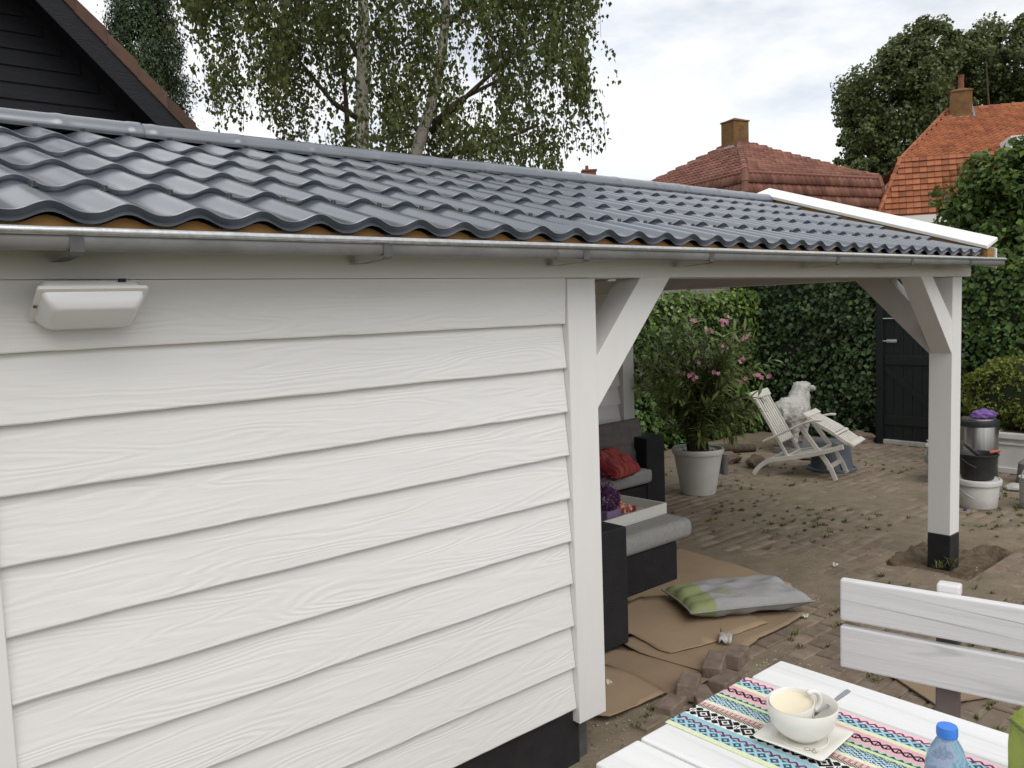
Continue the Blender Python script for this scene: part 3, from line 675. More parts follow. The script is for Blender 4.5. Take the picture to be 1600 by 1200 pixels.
# tall vine bush behind the right hedge
M['vine'] = leafmat('vine_leaf', (.055, .10, .026), (.10, .155, .038), k=.5, trans=.3, rough=.4)
def clump_tree(name, label, cat, base, trunk_h, blobs, nleaf, leaf, mat, trunk_mat, trunk_r=.12, tips=None, group=None, core=True, jit=.8, aspect=.85, sub=26, subr=.34, limb_n=14, droop=None, fresh=None):
    """tree or shrub: tapered trunk, limbs to the clumps, leaves spread over many small clumps inside the given ellipsoids"""
    root = empty(name, base, label=label, cat=cat, group=group); B = Vector(base)
    pts = []; nr = []; centers = []
    vols = [r[0]*r[1]*r[2] for c, r in blobs]; tot = sum(v**.67 for v in vols)
    for (c, r), v in zip(blobs, vols):
        c = np.array(c)-np.array(B); r = np.array(r); k = max(3, int(sub*(v**.67)/tot*len(blobs)))
        d = rng.normal(0, 1, (k, 3)); d /= np.linalg.norm(d, axis=1)[:, None]; q = c+d*r*.93*(rng.uniform(.4, 1.0, (k, 1))**.6)
        cr = subr*min(r)*rng.uniform(.55, 1.35, k); nl = int(nleaf*(v**.67)/tot/k)
        for ci, ri in zip(q, cr):
            centers.append(ci)
            e = rng.normal(0, 1, (nl, 3)); e /= np.linalg.norm(e, axis=1)[:, None]
            e *= (rng.uniform(0, 1, (nl, 1))**.45)*np.array([1, 1, .8]); pts.append(ci+e*ri)
            nr.append(e*.8+np.array([0, 0, .5])+(ci-c)/np.linalg.norm(ci-c)*.3)
    pts = np.concatenate(pts); nr = np.concatenate(nr)
    if fresh:
        msk = rng.uniform(0, 1, len(pts)) < fresh[1]
        leaf_field('fresh_growth', pts[msk], nr[msk], leaf, fresh[0], root, aspect=aspect, jitter=jit, droop=droop, kind='stuff'); pts, nr = pts[~msk], nr[~msk]
    leaf_field('crown', pts, nr, leaf, mat, root, aspect=aspect, jitter=jit, droop=droop)
    tb = MB(); top = Vector(np.mean([np.array(c) for c, r in blobs], 0))-B
    tb.tube([(0, 0, -.1), (trunk_r*.3, 0, trunk_h*.5), (top.x*.3, top.y*.3, trunk_h), (top.x*.7, top.y*.7, (trunk_h+top.z)/2), (top.x, top.y, top.z)], [trunk_r*1.25, trunk_r, trunk_r*.85, trunk_r*.6, trunk_r*.3], 10)
    for ci in random.sample(centers, min(limb_n, len(centers))):
        s_ = Vector((top.x*.3, top.y*.3, trunk_h))*random.uniform(.75, 1.0)+Vector((0, 0, 0)); e_ = Vector(ci); m_ = (s_+e_)/2+Vector((0, 0, .12*(e_-s_).length))
        tb.tube([s_, m_, e_], [trunk_r*.45, trunk_r*.25, trunk_r*.08], 6)
    tb.build('trunk', trunk_mat, root, smooth=True)
    return root
M['bark'] = pm('brown_bark', (.09, .065, .045), (.05, .038, .028), scale=10, rough=.95, bump=.7, bscale=25, stretch=(3, 3, .6))
clump_tree('vine_bush', 'tall vine bush in front of the orange roofed house', 'bush', (11.75, 3.2, 0), 1.6,
           [((11.7, 3.95, 2.95), (.45, .62, .55)), ((11.8, 2.7, 3.2), (.6, .9, .7)), ((11.7, 3.95, 2.55), (.5, .7, .55)), ((11.9, 3.45, 3.38), (.4, .42, .36)), ((11.7, 1.6, 3.2), (.6, .9, .7)), ((11.7, 4.0, 3.32), (.4, .42, .36)), ((11.7, 4.45, 2.98), (.32, .32, .28)), ((11.7, 3.75, 3.5), (.3, .35, .25)), ((11.8, 3.0, 3.7), (.35, .5, .3))],
           20000, .088, M['vine'], M['bark'], .07, sub=34, subr=.5, jit=.7, droop=(0, 0, -.5), fresh=(M['ivy_light'], .18))
# clipped box bush in its white planter
M['box_leaf'] = leafmat('box_leaf', (.13, .17, .03), (.19, .225, .045), k=.4, trans=.25)
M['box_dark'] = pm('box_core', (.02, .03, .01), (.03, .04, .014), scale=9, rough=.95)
bx = empty('box_bush', (10.0, 2.75, .4), label='clipped yellow green box bush growing in the white planter', cat='bush')
n = 11000; d = rng.normal(0, 1, (n, 3)); d /= np.linalg.norm(d, axis=1)[:, None]
dd = np.sign(d)*np.abs(d)**.62; rad = np.array([.42, 1.02, .42]); q = dd*rad
lump = np.array([.9+.16*mnoise.noise(Vector((p[0]*3.5, p[1]*3.5, p[2]*3.5)))+.10*mnoise.noise(Vector((p[0]*9, p[1]*9, p[2]*9))) for p in q])
q = q*lump[:, None]*rng.uniform(.93, 1.03, (n, 1)); q[:, 2] += .42
leaf_field('foliage', q, d, .045, M['box_leaf'], bx, aspect=.6, jitter=.8)
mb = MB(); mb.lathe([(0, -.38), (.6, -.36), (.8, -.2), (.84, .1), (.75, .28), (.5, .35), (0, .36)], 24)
mb.v = [(v[0]*.46, v[1]*1.1, v[2]+.42) for v in mb.v]; mb.build('stems', M['box_dark'], bx)  # solid dark body filling the leaf shell, no modelled stems
M['planter'] = pm('painted_white_planter', (.62, .61, .58), (.52, .51, .48), scale=5, rough=.6)
M['soil'] = pm('potting_soil', (.03, .022, .016), (.05, .038, .028), scale=20, rough=.95, bump=.8)
pl = empty('planter_box', (10.0, 2.75, 0), label='long white planter box with moulded rim under the box bush', cat='planter')
MB().box(-.36, .36, -1.3, .52, .0, .36).build('trough', M['planter'], pl, bev=.006)
MB().box(-.40, .40, -1.34, .56, .362, .43).build('rim', M['planter'], pl, bev=.012)
MB().box(-.38, .38, -1.32, .54, .30, .325).build('moulding', M['planter'], pl, bev=.006)
MB().box(-.385, .385, -1.325, .545, .0, .06).build('foot_moulding', M['planter'], pl, bev=.006)
MB().box(-.34, .34, -1.28, .5, .431, .436).build('soil', M['soil'], pl)

# ------------------------------------------------------------------ background houses
M['orange_tile'] = pm('orange_clay_tile', (.375, .138, .064), (.255, .092, .052), scale=1.1, rough=.75, rand=.22, spec=.25, bump=.3, bscale=12)
M['orange_tile_s'] = pm('orange_clay_tile_field', (.375, .138, .064), (.255, .092, .052), scale=.7, rough=.75, hue=(.495, .508), island=.24, spec=.25, bump=.3, bscale=12)
M['brown_tile'] = pm('brown_red_clay_tile', (.195, .085, .064), (.25, .115, .086), scale=.8, rough=.7, hue=(.495, .508), island=.3, spec=.25)
M['dark_tile'] = pm('brown_concrete_tile', (.10, .055, .038), (.065, .04, .03), scale=6, rough=.9, rand=.2, bump=.4)
M['lichen_brick'] = pm('lichen_covered_brick', (.19, .105, .035), (.115, .062, .032), scale=4, rough=.95, bump=.5, bscale=20)
M['lead'] = pm('lead_flashing', (.35, .37, .39), (.25, .27, .29), scale=6, rough=.6)
M['render_white'] = pm('white_house_wall', (.72, .71, .68), (.65, .64, .61), scale=2, rough=.8)
M['black_board'] = grainmat('black_stained_board', (.006, .0065, .010), (.009, .010, .014), 'X', rough=.75, bump=.3)
M['red_brick'] = pm('red_house_brick', (.2, .075, .05), (.15, .06, .042), scale=6, rough=.9)

def pan_tile(w, l, th=.03, n=6, amp=.032):
    mb = MB(); V = []; Fc = []
    rows = [(0, -.03), (0, th), (l, 0)]
    for s, dz in rows:
        for i in range(n+1):
            u = i/n; V.append((u*w, s, amp*(.5-.5*math.cos(2*math.pi*(u+.1)))**1.2+dz))
    m = n+1
    for j in range(2):
        for i in range(n): Fc.append((j*m+i, j*m+i+1, (j+1)*m+i+1, (j+1)*m+i))
    return V, Fc
def flat_tile(w, l, th=.03):
    g = .006
    V = [(g, 0, -.02), (w-g, 0, -.02), (g, 0, th), (w-g, 0, th+.012), (g, l, 0), (w-g, l, .012), (g, .0, -.02), (g, l, -.02)]
    return V, [(0, 1, 3, 2), (2, 3, 5, 4), (6, 2, 4, 7)]
def frame(o_, u, v):
    u = Vector(u).normalized(); v = Vector(v); v = (v-u*v.dot(u)).normalized(); n = u.cross(v)
    return Matrix(((u.x, v.x, n.x, o_[0]), (u.y, v.y, n.y, o_[1]), (u.z, v.z, n.z, o_[2]), (0, 0, 0, 1)))
def in_poly(p, poly):
    x, y = p; c = False; j = len(poly)-1
    for i in range(len(poly)):
        xi, yi = poly[i]; xj, yj = poly[j]
        if (yi > y) != (yj > y) and x < (xj-xi)*(y-yi)/(yj-yi)+xi: c = not c
        j = i
    return c
def tile_spots(corners, u, v, w, l):
    """tile placements covering a planar polygon (3d corners)"""
    Mx = frame(corners[0], u, v); inv = Mx.inverted(); pl = [inv @ Vector(c) for c in corners]; p2 = [(p.x, p.y) for p in pl]
    x0, x1 = min(p[0] for p in p2), max(p[0] for p in p2); y0, y1 = min(p[1] for p in p2), max(p[1] for p in p2)
    out = []; j = 0; y = y0
    while y < y1:
        x = x0
        while x < x1:
            if in_poly((x+w/2, y+l/2), p2): out.append(Mx @ Matrix.Translation((x, y, random.uniform(0, .006))) @ Matrix.Rotation(random.uniform(-.006, .006), 4, 'Z'))
            x += w
        y += l
    return out
def joined_tiles(name, spots, tile, mat, parent, inv):
    V0 = np.array([(*v, 1) for v in tile[0]]); Vs = []; Fs = []; b = 0; q = [f for f in tile[1]]
    for m_ in spots:
        Vs.append((np.array(m_) @ V0.T).T[:, :3]); Fs += [tuple(b+i for i in f) for f in q]; b += len(V0)
    o = link(name, np_mesh(name, np.concatenate(Vs), Fs, mat), parent); o.matrix_parent_inverse = inv; return tag(o, kind='stuff')
def chimney(par, inv, c, w, d, z0, z1, rot, name='chimney', pot=False, flash=True):
    u = Vector((math.cos(rot), math.sin(rot), 0)); v = Vector((-u.y, u.x, 0))
    def PB(nm, mb, mat, pr, **k):
        o = mb.build(nm, mat, None, **k); o.parent = pr; o.matrix_parent_inverse = inv if pr is par else Matrix.Identity(4); return o
    c = Vector((c[0], c[1], 0))
    st = PB(name, MB().obox(c+Vector((0, 0, (z0+z1)/2)), u*w/2, v*d/2, (0, 0, (z1-z0)/2)), M['lichen_brick'], par, bev=.01)
    PB('cap', MB().obox(c+Vector((0, 0, z1+.03)), u*(w/2+.03), v*(d/2+.03), (0, 0, .029)), M['lichen_brick'], st, bev=.01)
    pts = []
    mb = MB(); b = [c+u*(w/2*.95*i)+v*(d/2*.95*j)+Vector((0, 0, z1+.06)) for i, j in ((-1,-1),(1,-1),(1,1),(-1,1))]; mb.add(b+[c+Vector((0, 0, z1+.2))], [(0,1,4),(1,2,4),(2,3,4),(3,0,4)]); PB('weathering', mb, M['lichen_brick'], st)
    if pot: PB('flue_pot', MB().lathe([(.11, 0), (.1, .5), (.12, .52), (.12, .56), (.08, .56)], 12, tuple(c+Vector((0, 0, z1+.1)))), M['red_brick'], st, smooth=True, ang=40)
    return st

# -- house with the brown hipped roof
def house_hip():
    R_ = Vector((_rt.x, _rt.y, 0)).normalized(); Fh = Vector((_fw.x, _fw.y, 0)).normalized()
    def pl(a, b, z): return R_*a+Fh*b+Vector((0, 0, z))
    e1 = (.90, .43); e2 = (-.43, .90); P0 = (7.85, 28.1); zb = 6.1; za = 7.75
    def q(i, j, z): return pl(P0[0]+e1[0]*i+e2[0]*j, P0[1]+e1[1]*i+e2[1]*j, z)
    A, B2 = 6.1, 8.4
    ap = q(2.75, 3.5, za); ap2 = q(3.0, 4.6, za)
    root = empty('hip_roof_house', q(3, 4, 0), label='house with brown red hipped roof and mossy square chimney behind the shed', cat='house'); inv = Matrix.Translation(root.location).inverted()
    c0, c1, c2, c3 = q(0, 0, zb), q(A, 0, zb), q(A, B2, zb), q(0, B2, zb)
    o_ = .45; d0, d1, d2, d3 = q(-o_, -o_, 3.6), q(A+o_, -o_, 3.6), q(A+o_, B2+o_, 3.6), q(-o_, B2+o_, 3.6)
    def PH(nm, mb, mat, pr=None, **k):
        o = mb.build(nm, mat, None, **k); pr = pr or root; o.parent = pr; o.matrix_parent_inverse = inv if pr is root else Matrix.Identity(4); return o
    PH('wall', MB().add([q(-.1, -.1, 0), q(A+.1, -.1, 0), q(A+.1, B2+.1, 0), q(-.1, B2+.1, 0), q(-.1, -.1, 3.7), q(A+.1, -.1, 3.7), q(A+.1, B2+.1, 3.7), q(-.1, B2+.1, 3.7)], [(0,1,5,4),(1,2,6,5),(2,3,7,6),(3,0,4,7)]), M['red_brick'])
    dz = Vector((0, 0, -.04))
    rf = PH('roof', MB().add([x+dz for x in (c0, c1, c2, c3, ap, ap2, d0, d1, d2, d3)], [(0,1,5,4),(1,2,5),(2,3,5),(3,0,4,5),(6,7,1,0),(7,8,2,1),(8,9,3,2),(9,6,0,3)]), M['brown_tile'])
    E1 = pl(e1[0], e1[1], 0); E2 = pl(e2[0], e2[1], 0)
    tl = pan_tile(.215, .29, .06, 6, .06); sp_ = []
    sp_ += tile_spots([c0, c1, ap2, ap], E1, (ap-c0), .215, .29)
    sp_ += tile_spots([c3, c0, ap, ap2], -E2, (ap-c0), .215, .29)
    ft = pan_tile(.215, .36, .075, 6, .03); s2 = []
    s2 += tile_spots([d0, d1, c1, c0], E1, (c0-d0), .215, .36)
    s2 += tile_spots([d3, d0, c0, c3], -E2, (c0-d0), .215, .36)
    joined_tiles('upper_tiles', sp_, tl, M['brown_tile'], root, inv); joined_tiles('lower_tiles', s2, ft, M['brown_tile'], root, inv)
    def hip(a, b):
        L_ = (b-a).length; n = int(L_/.36); mb = MB()
        for i in range(n): mb.tube([a+(b-a)*(i/n), a+(b-a)*((i+1.12)/n)], [.125, .10], 8)
        PH('hip_tiles', mb, M['brown_tile'])
    up = Vector((0, 0, .02))
    hip(c0+up, ap+up); hip(c1+up, ap2+up); hip(c3+up, ap+up)
    for a, b in ((d0, c0), (d1, c1)): hip(a+up, b+up)
    for a, b in ((c0, c1), (c3, c0)): PH('roof_break', MB().tube([a+Vector((0, 0, -.02)), b+Vector((0, 0, -.02))], .07, 8), M['brown_tile'])
    cm = (ap+ap2)/2
    rot = math.atan2(E1.y, E1.x)
    ch = chimney(root, inv, (cm.x-.05, cm.y-.2), .72, .72, za-.5, za+.86, rot)
    o = MB().obox(Vector((cm.x-.05, cm.y-.2, za-.13)), E1*.47, E2*.47, (0, 0, .07)).build('lead_flashing', M['lead'], ch, bev=.02); o.matrix_parent_inverse = Matrix.Identity(4)
house_hip()

# -- house with the orange gambrel roof
def house_orange():
    R_ = Vector((_rt.x, _rt.y, 0)).normalized(); Fh = Vector((_fw.x, _fw.y, 0)).normalized()
    D = 30.0
    br0 = at(1407, 249, D); br1 = at(1640, 226, D*.955); rg0 = at(1477, 176, D*1.10); ev0 = at(1373, 336, D*.985)
    U = (br1-br0); U.z = 0; U.normalize(); Nn = Vector((U.y, -U.x, 0))         # Nn towards us
    if Nn.dot(Fh) > 0: Nn = -Nn
    zb, zr, ze = br0.z, rg0.z, ev0.z
    br = Vector((br0.x, br0.y, 0)); Ln = 9.0
    back = (Vector((rg0.x, rg0.y, 0))-br).dot(-Nn); out = .55
    def q(s, d, z): return br+U*s-Nn*d+Vector((0, 0, z))
    s_r = (Vector((rg0.x, rg0.y, 0))-br).dot(U); s_e = (Vector((ev0.x, ev0.y, 0))-br).dot(U)
    root = empty('gambrel_house', q(4, back, 0), label='house with bright orange tiled gambrel roof at the upper right', cat='house'); inv = Matrix.Translation(root.location).inverted()
    def PH(nm, mb, mat, pr=None, **k):
        o = mb.build(nm, mat, None, **k); pr = pr or root; o.parent = pr; o.matrix_parent_inverse = inv if pr is root else Matrix.Identity(4); return o
    a, b, c, d = q(0, 0, zb), q(Ln, 0, zb), q(Ln, back, zr), q(s_r, back, zr)
    e, f = q(s_e, -out, ze), q(Ln, -out, ze)
    b2, r2, e2 = q(0, 2*back, zb), q(Ln, 2*back, zb), None
    dz = Vector((0, 0, -.05))
    PH('wall', MB().add([q(.2, -.25, 0), q(Ln, -.25, 0), q(Ln, -.25, ze), q(.2, -.25, ze), q(.2, 2*back+.25, 0), q(.2, 2*back+.25, ze), q(.3, 2*back, zb-.1), q(.3, .05, zb-.1)], [(0,1,2,3),(0,3,7,6,5,4)]), M['render_white'])
    PH('roof', MB().add([x+dz for x in (a, b, c, d, e, f, b2, r2, q(s_e, 2*back+out, ze), q(Ln, 2*back+out, ze))], [(0,1,2,3),(4,5,1,0),(3,2,7,6),(6,7,9,8),(0,3,6)]), M['orange_tile_s'])
    PH('gutter_board', MB().prism([e+Vector((0, 0, -.06)), f+Vector((0, 0, -.06)), f+Vector((0, 0, -.34)), e+Vector((0, 0, -.34))], -Nn*-.06), M['render_white'])
    spots = []
    w, l, l2 = .235, .245, .215
    up1 = [(m_, pan_tile(w, l+.02, .07, 6, .05)) for m_ in tile_spots([a, b, c, d], U, (d-a), w, l)]
    lo1 = [(m_, flat_tile(w, l2+.02, .055)) for m_ in tile_spots([e, f, b, a], U, (a-e), w, l2)]
    tu = pan_tile(w, l+.02, .07, 6, .05); tl = flat_tile(w, l2+.02, .055)
    mu = np_mesh('pan_tile', tu[0], tu[1], M['orange_tile']); ml_ = bpy.data.meshes.new('flat_tile'); ml_.from_pydata(tl[0], [], tl[1]); ml_.materials.append(M['orange_tile'])
    def px(m_):
        v = m_.translation-CAM; dd = v.dot(_fw); return 800+F_PX*v.dot(_rt)/dd, 600-F_PX*v.dot(_up)/dd
    def seen(m_):
        x, y = px(m_)
        if x > 1620: return 9
        if y > 338: return 8
        if x > 1455 and y > 225+max(0, (1520-x))*.8+20: return 5
        return 0
    vis = [m_ for m_, t in lo1 if seen(m_) == 0][:160]; vs = set(id(x) for x in vis)
    rest_lo = [m_ for m_, t in lo1 if id(m_) not in vs]
    visu = sorted([m_ for m_, t in up1 if seen(m_) == 0], key=lambda m_: m_.translation.z)[:300-len(vis)]; vu = set(id(x) for x in visu)
    rest_up = [m_ for m_, t in up1 if id(m_) not in vu]
    for lst, me in ((vis, ml_), (visu, mu)):
        for m_ in lst:
            o = link('tile', me, root); o.matrix_parent_inverse = inv; o.matrix_basis = m_
    if rest_lo: joined_tiles('lower_tiles', rest_lo, tl, M['orange_tile_s'], root, inv) if False else None
    # flat tiles hold quads only: joined the same way
    if rest_lo: joined_tiles('lower_tiles', rest_lo, tl, M['orange_tile_s'], root, inv)
    if rest_up: joined_tiles('upper_tiles', rest_up, tu, M['orange_tile_s'], root, inv)
    mb = MB(); n = int((c-d).length/.38)
    for i in range(n): mb.tube([d+(c-d)*(i/n)+Vector((0, 0, .02)), d+(c-d)*((i+1.15)/n)+Vector((0, 0, .02))], [.13, .105], 8)
    PH('ridge_tiles', mb, M['orange_tile_s'])
    for p0, p1 in ((a, d), (e, a)):
        mb = MB(); n = int((p1-p0).length/.26)
        for i in range(n): mb.tube([p0+(p1-p0)*(i/n)+Vector((0, 0, .01)), p0+(p1-p0)*((i+1.12)/n)+Vector((0, 0, .01))], [.085, .07], 6)
        PH('verge_tiles', mb, M['orange_tile_s'])
    cb = at(1501, 178, D*1.085); rot = math.atan2(U.y, U.x)+R(-8)
    ch = chimney(root, inv, (cb.x, cb.y), .74, .62, zr-.75, zr+.62, rot, pot=True)
    # stepped lead flashing round the chimney foot
    for i in range(4):
        p = Vector((cb.x, cb.y, zr-.28+i*.13))+U*.40-Nn*(-.22+i*.14)
        o = MB().obox(p, U*.04, Nn*.08, (0, 0, .1)).build('lead_flashing', M['lead'], ch); o.matrix_parent_inverse = Matrix.Identity(4)
    o = MB().obox(Vector((cb.x, cb.y, zr-.42))+Nn*.36, U*.45, Nn*.05, (0, 0, .09)).build('lead_flashing', M['lead'], ch); o.matrix_parent_inverse = Matrix.Identity(4)
    # dormer at the right
    dc = at(1662, 236, D*.94); mb = MB()
    PH('dormer', MB().obox(Vector((dc.x, dc.y, dc.z-.42)), U*1.75, -Nn*.7, (0, 0, .95)), M['render_white'], bev=.02)
house_orange()

# -- black boarded gable at the upper left
def house_black():
    gy = 10.9; by = 10.28
    pk = (1.88, 6.26)                                   # peak of the barge line (x, z)
    def zl(x): return pk[1]-abs(x-pk[0])*.99            # top line of the barge board
    root = empty('black_gable_house', (2, 13, 0), label='black boarded gable end with brown tiled verge at the upper left', cat='house'); inv = Matrix.Translation(root.location).inverted()
    def PH(nm, mb, mat, pr=None, **k):
        o = mb.build(nm, mat, None, **k); pr = pr or root; o.parent = pr; o.matrix_parent_inverse = inv if pr is root else Matrix.Identity(4); return o
    ex = 5.0
    w0 = PH('gable_wall', MB().prism([(-.5, gy, 0), (4.7, gy, 0), (4.7, gy, zl(4.7)-.18), (pk[0], gy, pk[1]-.18), (-.5, gy, zl(-.5)-.18)], (0, .1, 0)), M['black_board'])
    z = .4
    while z < pk[1]-.3:
        hw = min(2.6, (pk[1]-.19-(z+.177))/.99)
        if hw > .1:
            x0, x1 = pk[0]-hw, pk[0]+hw
            mb = MB(); mb.add([(x0, gy-.028, z), (x1, gy-.028, z), (x1, gy-.006, z+.186), (x0, gy-.006, z+.186), (x0, gy-.002, z), (x1, gy-.002, z)], [(0,1,2,3), (0,4,5,1), (0,3,4), (1,5,2)])
            PH('board', mb, M['black_board'], w0)
        z += .183
    for s in (1, -1):
        e = (pk[0]+s*(ex-pk[0]), zl(pk[0]+(ex-pk[0])))
        PH('roof_slope', MB().prism([(pk[0], by+.03, pk[1]+.0), (e[0], by+.03, e[1]), (e[0], by+.03, e[1]-.18), (pk[0], by+.03, pk[1]-.18)], (0, 8, 0)), M['black_board'])
        PH('barge_board', MB().prism([(pk[0], by, pk[1]-.005), (e[0], by, e[1]-.005), (e[0], by, e[1]-.35), (pk[0], by, pk[1]-.35)], (0, .028, 0)), M['black_board'])
        n = int(((e[0]-pk[0])**2+(e[1]-pk[1])**2)**.5/.42)
        for i in range(n):
            t0, t1 = i/n, (i+1.06)/n
            xa, za = pk[0]+(e[0]-pk[0])*t0, pk[1]+(e[1]-pk[1])*t0; xb, zb_ = pk[0]+(e[0]-pk[0])*t1, pk[1]+(e[1]-pk[1])*t1
            PH('verge_tile', MB().prism([(xa, by-.02, za+.135), (xb, by-.02, zb_+.175), (xb, by-.02, zb_-.03), (xa, by-.02, za-.04)], (0, .2, 0)), M['dark_tile'], bev=.008)
        V = []; Fc = []
        mb = MB(); nn = 24
        for i in range(n):
            t0, t1 = i/n, (i+1.0)/n
            xa, za = pk[0]+(e[0]-pk[0])*t0, pk[1]+(e[1]-pk[1])*t0; xb, zb_ = pk[0]+(e[0]-pk[0])*t1, pk[1]+(e[1]-pk[1])*t1
            mb.add([(xa, by+.185, za+.04), (xb, by+.185, zb_+.085), (xb, by+8, zb_+.085), (xa, by+8, za+.04), (xb, by+.185, zb_+.04), (xb, by+8, zb_+.04)], [(0, 1, 2, 3), (1, 4, 5, 2)])
        tag(PH('tile_courses', mb, M['dark_tile']), kind='stuff')
    PH('side_wall', MB().box(4.62, 4.70, gy+.1, gy+7, 0, 3.3), M['red_brick'])
house_black()

# -- distant house of which only the chimney tops the ridge line
p = at(921, 300, 42); root = empty('distant_house', (p.x, p.y, 0), YAW, label='distant house whose small brick chimney peeps over the shed ridge', cat='house')
MB().box(-4, 4, -4, 4, 0, 3.2).build('wall', M['red_brick'], root)
MB().prism([(-4.3, -4.3, 3.15), (-4.3, 4.3, 3.15), (-4.3, 0, p.z-.2)], (8.6, 0, 0)).build('roof', M['brown_tile'], root)
zt = at(921, 269, 42).z
c_ = MB().box(-.3, .3, -.33, .33, p.z-.9, zt).build('chimney', M['red_brick'], root, bev=.02)
MB().box(-.34, .34, -.37, .37, zt+.002, zt+.08).build('cap', M['red_brick'], c_)
MB().lathe([(.09, 0), (.08, .22), (.05, .22)], 10, (0, .1, zt+.08)).build('flue_pot', M['red_brick'], c_)

# ------------------------------------------------------------------ trees
M['birch_bark'] = pm('birch_bark', (.52, .48, .42), (.14, .12, .10), scale=5, rough=.85, stretch=(2.2, 2.2, 2.6), lo=.56, hi=.70, bump=.4, bscale=20)
M['twig'] = pm('birch_twig', (.07, .045, .03), (.10, .065, .045), scale=6, rough=.8)
M['birch_leaf'] = leafmat('birch_leaf', (.062, .086, .025), (.11, .138, .038), k=.5, trans=.35)
M['poplar_leaf'] = leafmat('poplar_leaf', (.075, .105, .038), (.12, .155, .055), k=.45, trans=.25)
M['conifer_leaf'] = leafmat('conifer_scale', (.028, .052, .020), (.05, .082, .03), k=.4, trans=.12)
def birch():
    D = 13.5
    base = at(575, 260, D); base.z = 0
    root = empty('birch_tree', base, label='weeping birch with white trunks rising behind the shed ridge', cat='tree'); inv = Matrix.Translation(root.location).inverted()
    def par(o): o.parent = root; o.matrix_parent_inverse = inv; return o
    Rv = Vector((_rt.x, _rt.y, 0)).normalized(); Fv = Vector((_fw.x, _fw.y, 0)).normalized(); B = Vector((base.x, base.y, 0))
    def pp(px, py, dd=0): return at(px, py, D+dd)
    t1 = [B+Vector((0, 0, -.1)), pp(566, 420), pp(566, 250), pp(566, 130), pp(568, 20), pp(560, -120), pp(570, -300), pp(590, -470)]
    par(MB().tube(t1, [.19, .15, .115, .10, .09, .075, .05, .02], 10).build('trunk', M['birch_bark'], smooth=True))
    b2 = B+Rv*.8; t2 = [b2+Vector((0, 0, -.1)), pp(638, 300, .3), pp(650, 240, .3), pp(672, 170, .3), pp(690, 90, .3), pp(697, 20, .3), pp(690, -80, .3), pp(720, -260, .3), pp(735, -400, .3)]
    par(MB().tube(t2, [.17, .12, .10, .09, .08, .075, .06, .04, .015], 10).build('trunk', M['birch_bark'], smooth=True))
    lim = MB()
    limbs = [[pp(672, 205, .3), pp(735, 145, .1), pp(800, 85, -.2), pp(850, 60, -.4)], [pp(680, 190, .3), pp(720, 155, .5), pp(790, 120, .8)], [pp(655, 252, .3), pp(760, 228, 0), pp(840, 195, -.3)],
             [pp(566, 190), pp(520, 160, -.3), pp(480, 110, -.5), pp(440, 60, -.6)], [pp(566, 100), pp(545, 60, .5), pp(500, 0, .8), pp(430, -60, .9)], [pp(568, 0), pp(620, -60, -.3), pp(660, -150, -.5)],
             [pp(697, 40, .3), pp(780, -40, .4), pp(860, -90, .3)], [pp(690, -80, .3), pp(640, -160, .9), pp(600, -230, 1.3)], [pp(560, -120), pp(480, -200, -.5), pp(390, -220, -.9)], [pp(566, 60), pp(600, 20, 1), pp(650, -20, 1.8)], [pp(545, 240), pp(540, 150, .2), pp(530, 60, .2), pp(535, -60, .2)]]
    for l_ in limbs: lim.tube(l_, [.05, .038, .026, .014][:len(l_)], 7)
    par(lim.build('limbs', M['bark'], smooth=True))
    # hanging strands
    P_ = []; N_ = []; tw = MB(); rr = random.Random(5)
    def strand(s, ln, nl):
        q = s.copy(); dirx = Rv*rr.uniform(-.25, .25)+Fv*rr.uniform(-.25, .25); pts = [q.copy()]; k = 7
        for i in range(k):
            f = (i+1)/k; q = q+dirx*(ln/k*(1-f)*1.3)+Vector((0, 0, -ln/k*(.55+.45*f))); pts.append(q.copy())
        if rr.random() < .5: tw.tube(pts[::2]+[pts[-1]], .0035, 3, cap=False)
        for _ in range(nl):
            t = rr.uniform(0, k-1e-3); i = int(t); p_ = pts[i].lerp(pts[i+1], t-i)
            p_ = p_+Vector((rr.gauss(0, .055), rr.gauss(0, .055), rr.gauss(0, .04))); P_.append(p_); N_.append(Rv*rr.gauss(0, 1)+Fv*rr.gauss(0, 1)+Vector((0, 0, .4)))
    # clusters of strands; the outline follows a wide, ragged, pendulous crown
    def bottom(px):      # lowest leaves (photo rows) across the crown
        for (a, ya), (b, yb) in zip(BT[:-1], BT[1:]):
            if a <= px <= b: return ya+(yb-ya)*(px-a)/(b-a)
        return 0
    BT = [(288, 55), (310, 170), (345, 200), (375, 205), (400, 160), (430, 230), (500, 270), (600, 270), (700, 275), (800, 280), (870, 275), (905, 225), (925, 262), (945, 120)]
    def edge(px): return 1-max(0, abs(px-615)-230)/110
    for _ in range(2300):
        px = rr.uniform(296, 922); dd = rr.uniform(-2.0, 2.2)*max(.15, edge(px))**.5
        yb = bottom(px); topy = -520+abs(px-600)*1.0
        ys = rr.uniform(topy, yb-10)
        if dd < .3 and (abs(px-566) < 22 or abs(px-(650+(240-ys)*.2)) < 24) and rr.random() < .5: continue
        if px < 322 and ys > 25: continue
        if px < 400 and ys > 0 and rr.random() < .5: continue
        ln = rr.uniform(.5, 1.5); py_end = ys+ln*F_PX/(D+dd)
        if py_end > yb+rr.uniform(-10, 22): 
            ln = max(.25, (yb-ys)*(D+dd)/F_PX)
        g = mnoise.noise(Vector((px*.011, ys*.009, dd*.5)))+.5*mnoise.noise(Vector((px*.03, ys*.022, dd)))
        if g < -.09: continue
        c = pp(px, ys, dd)
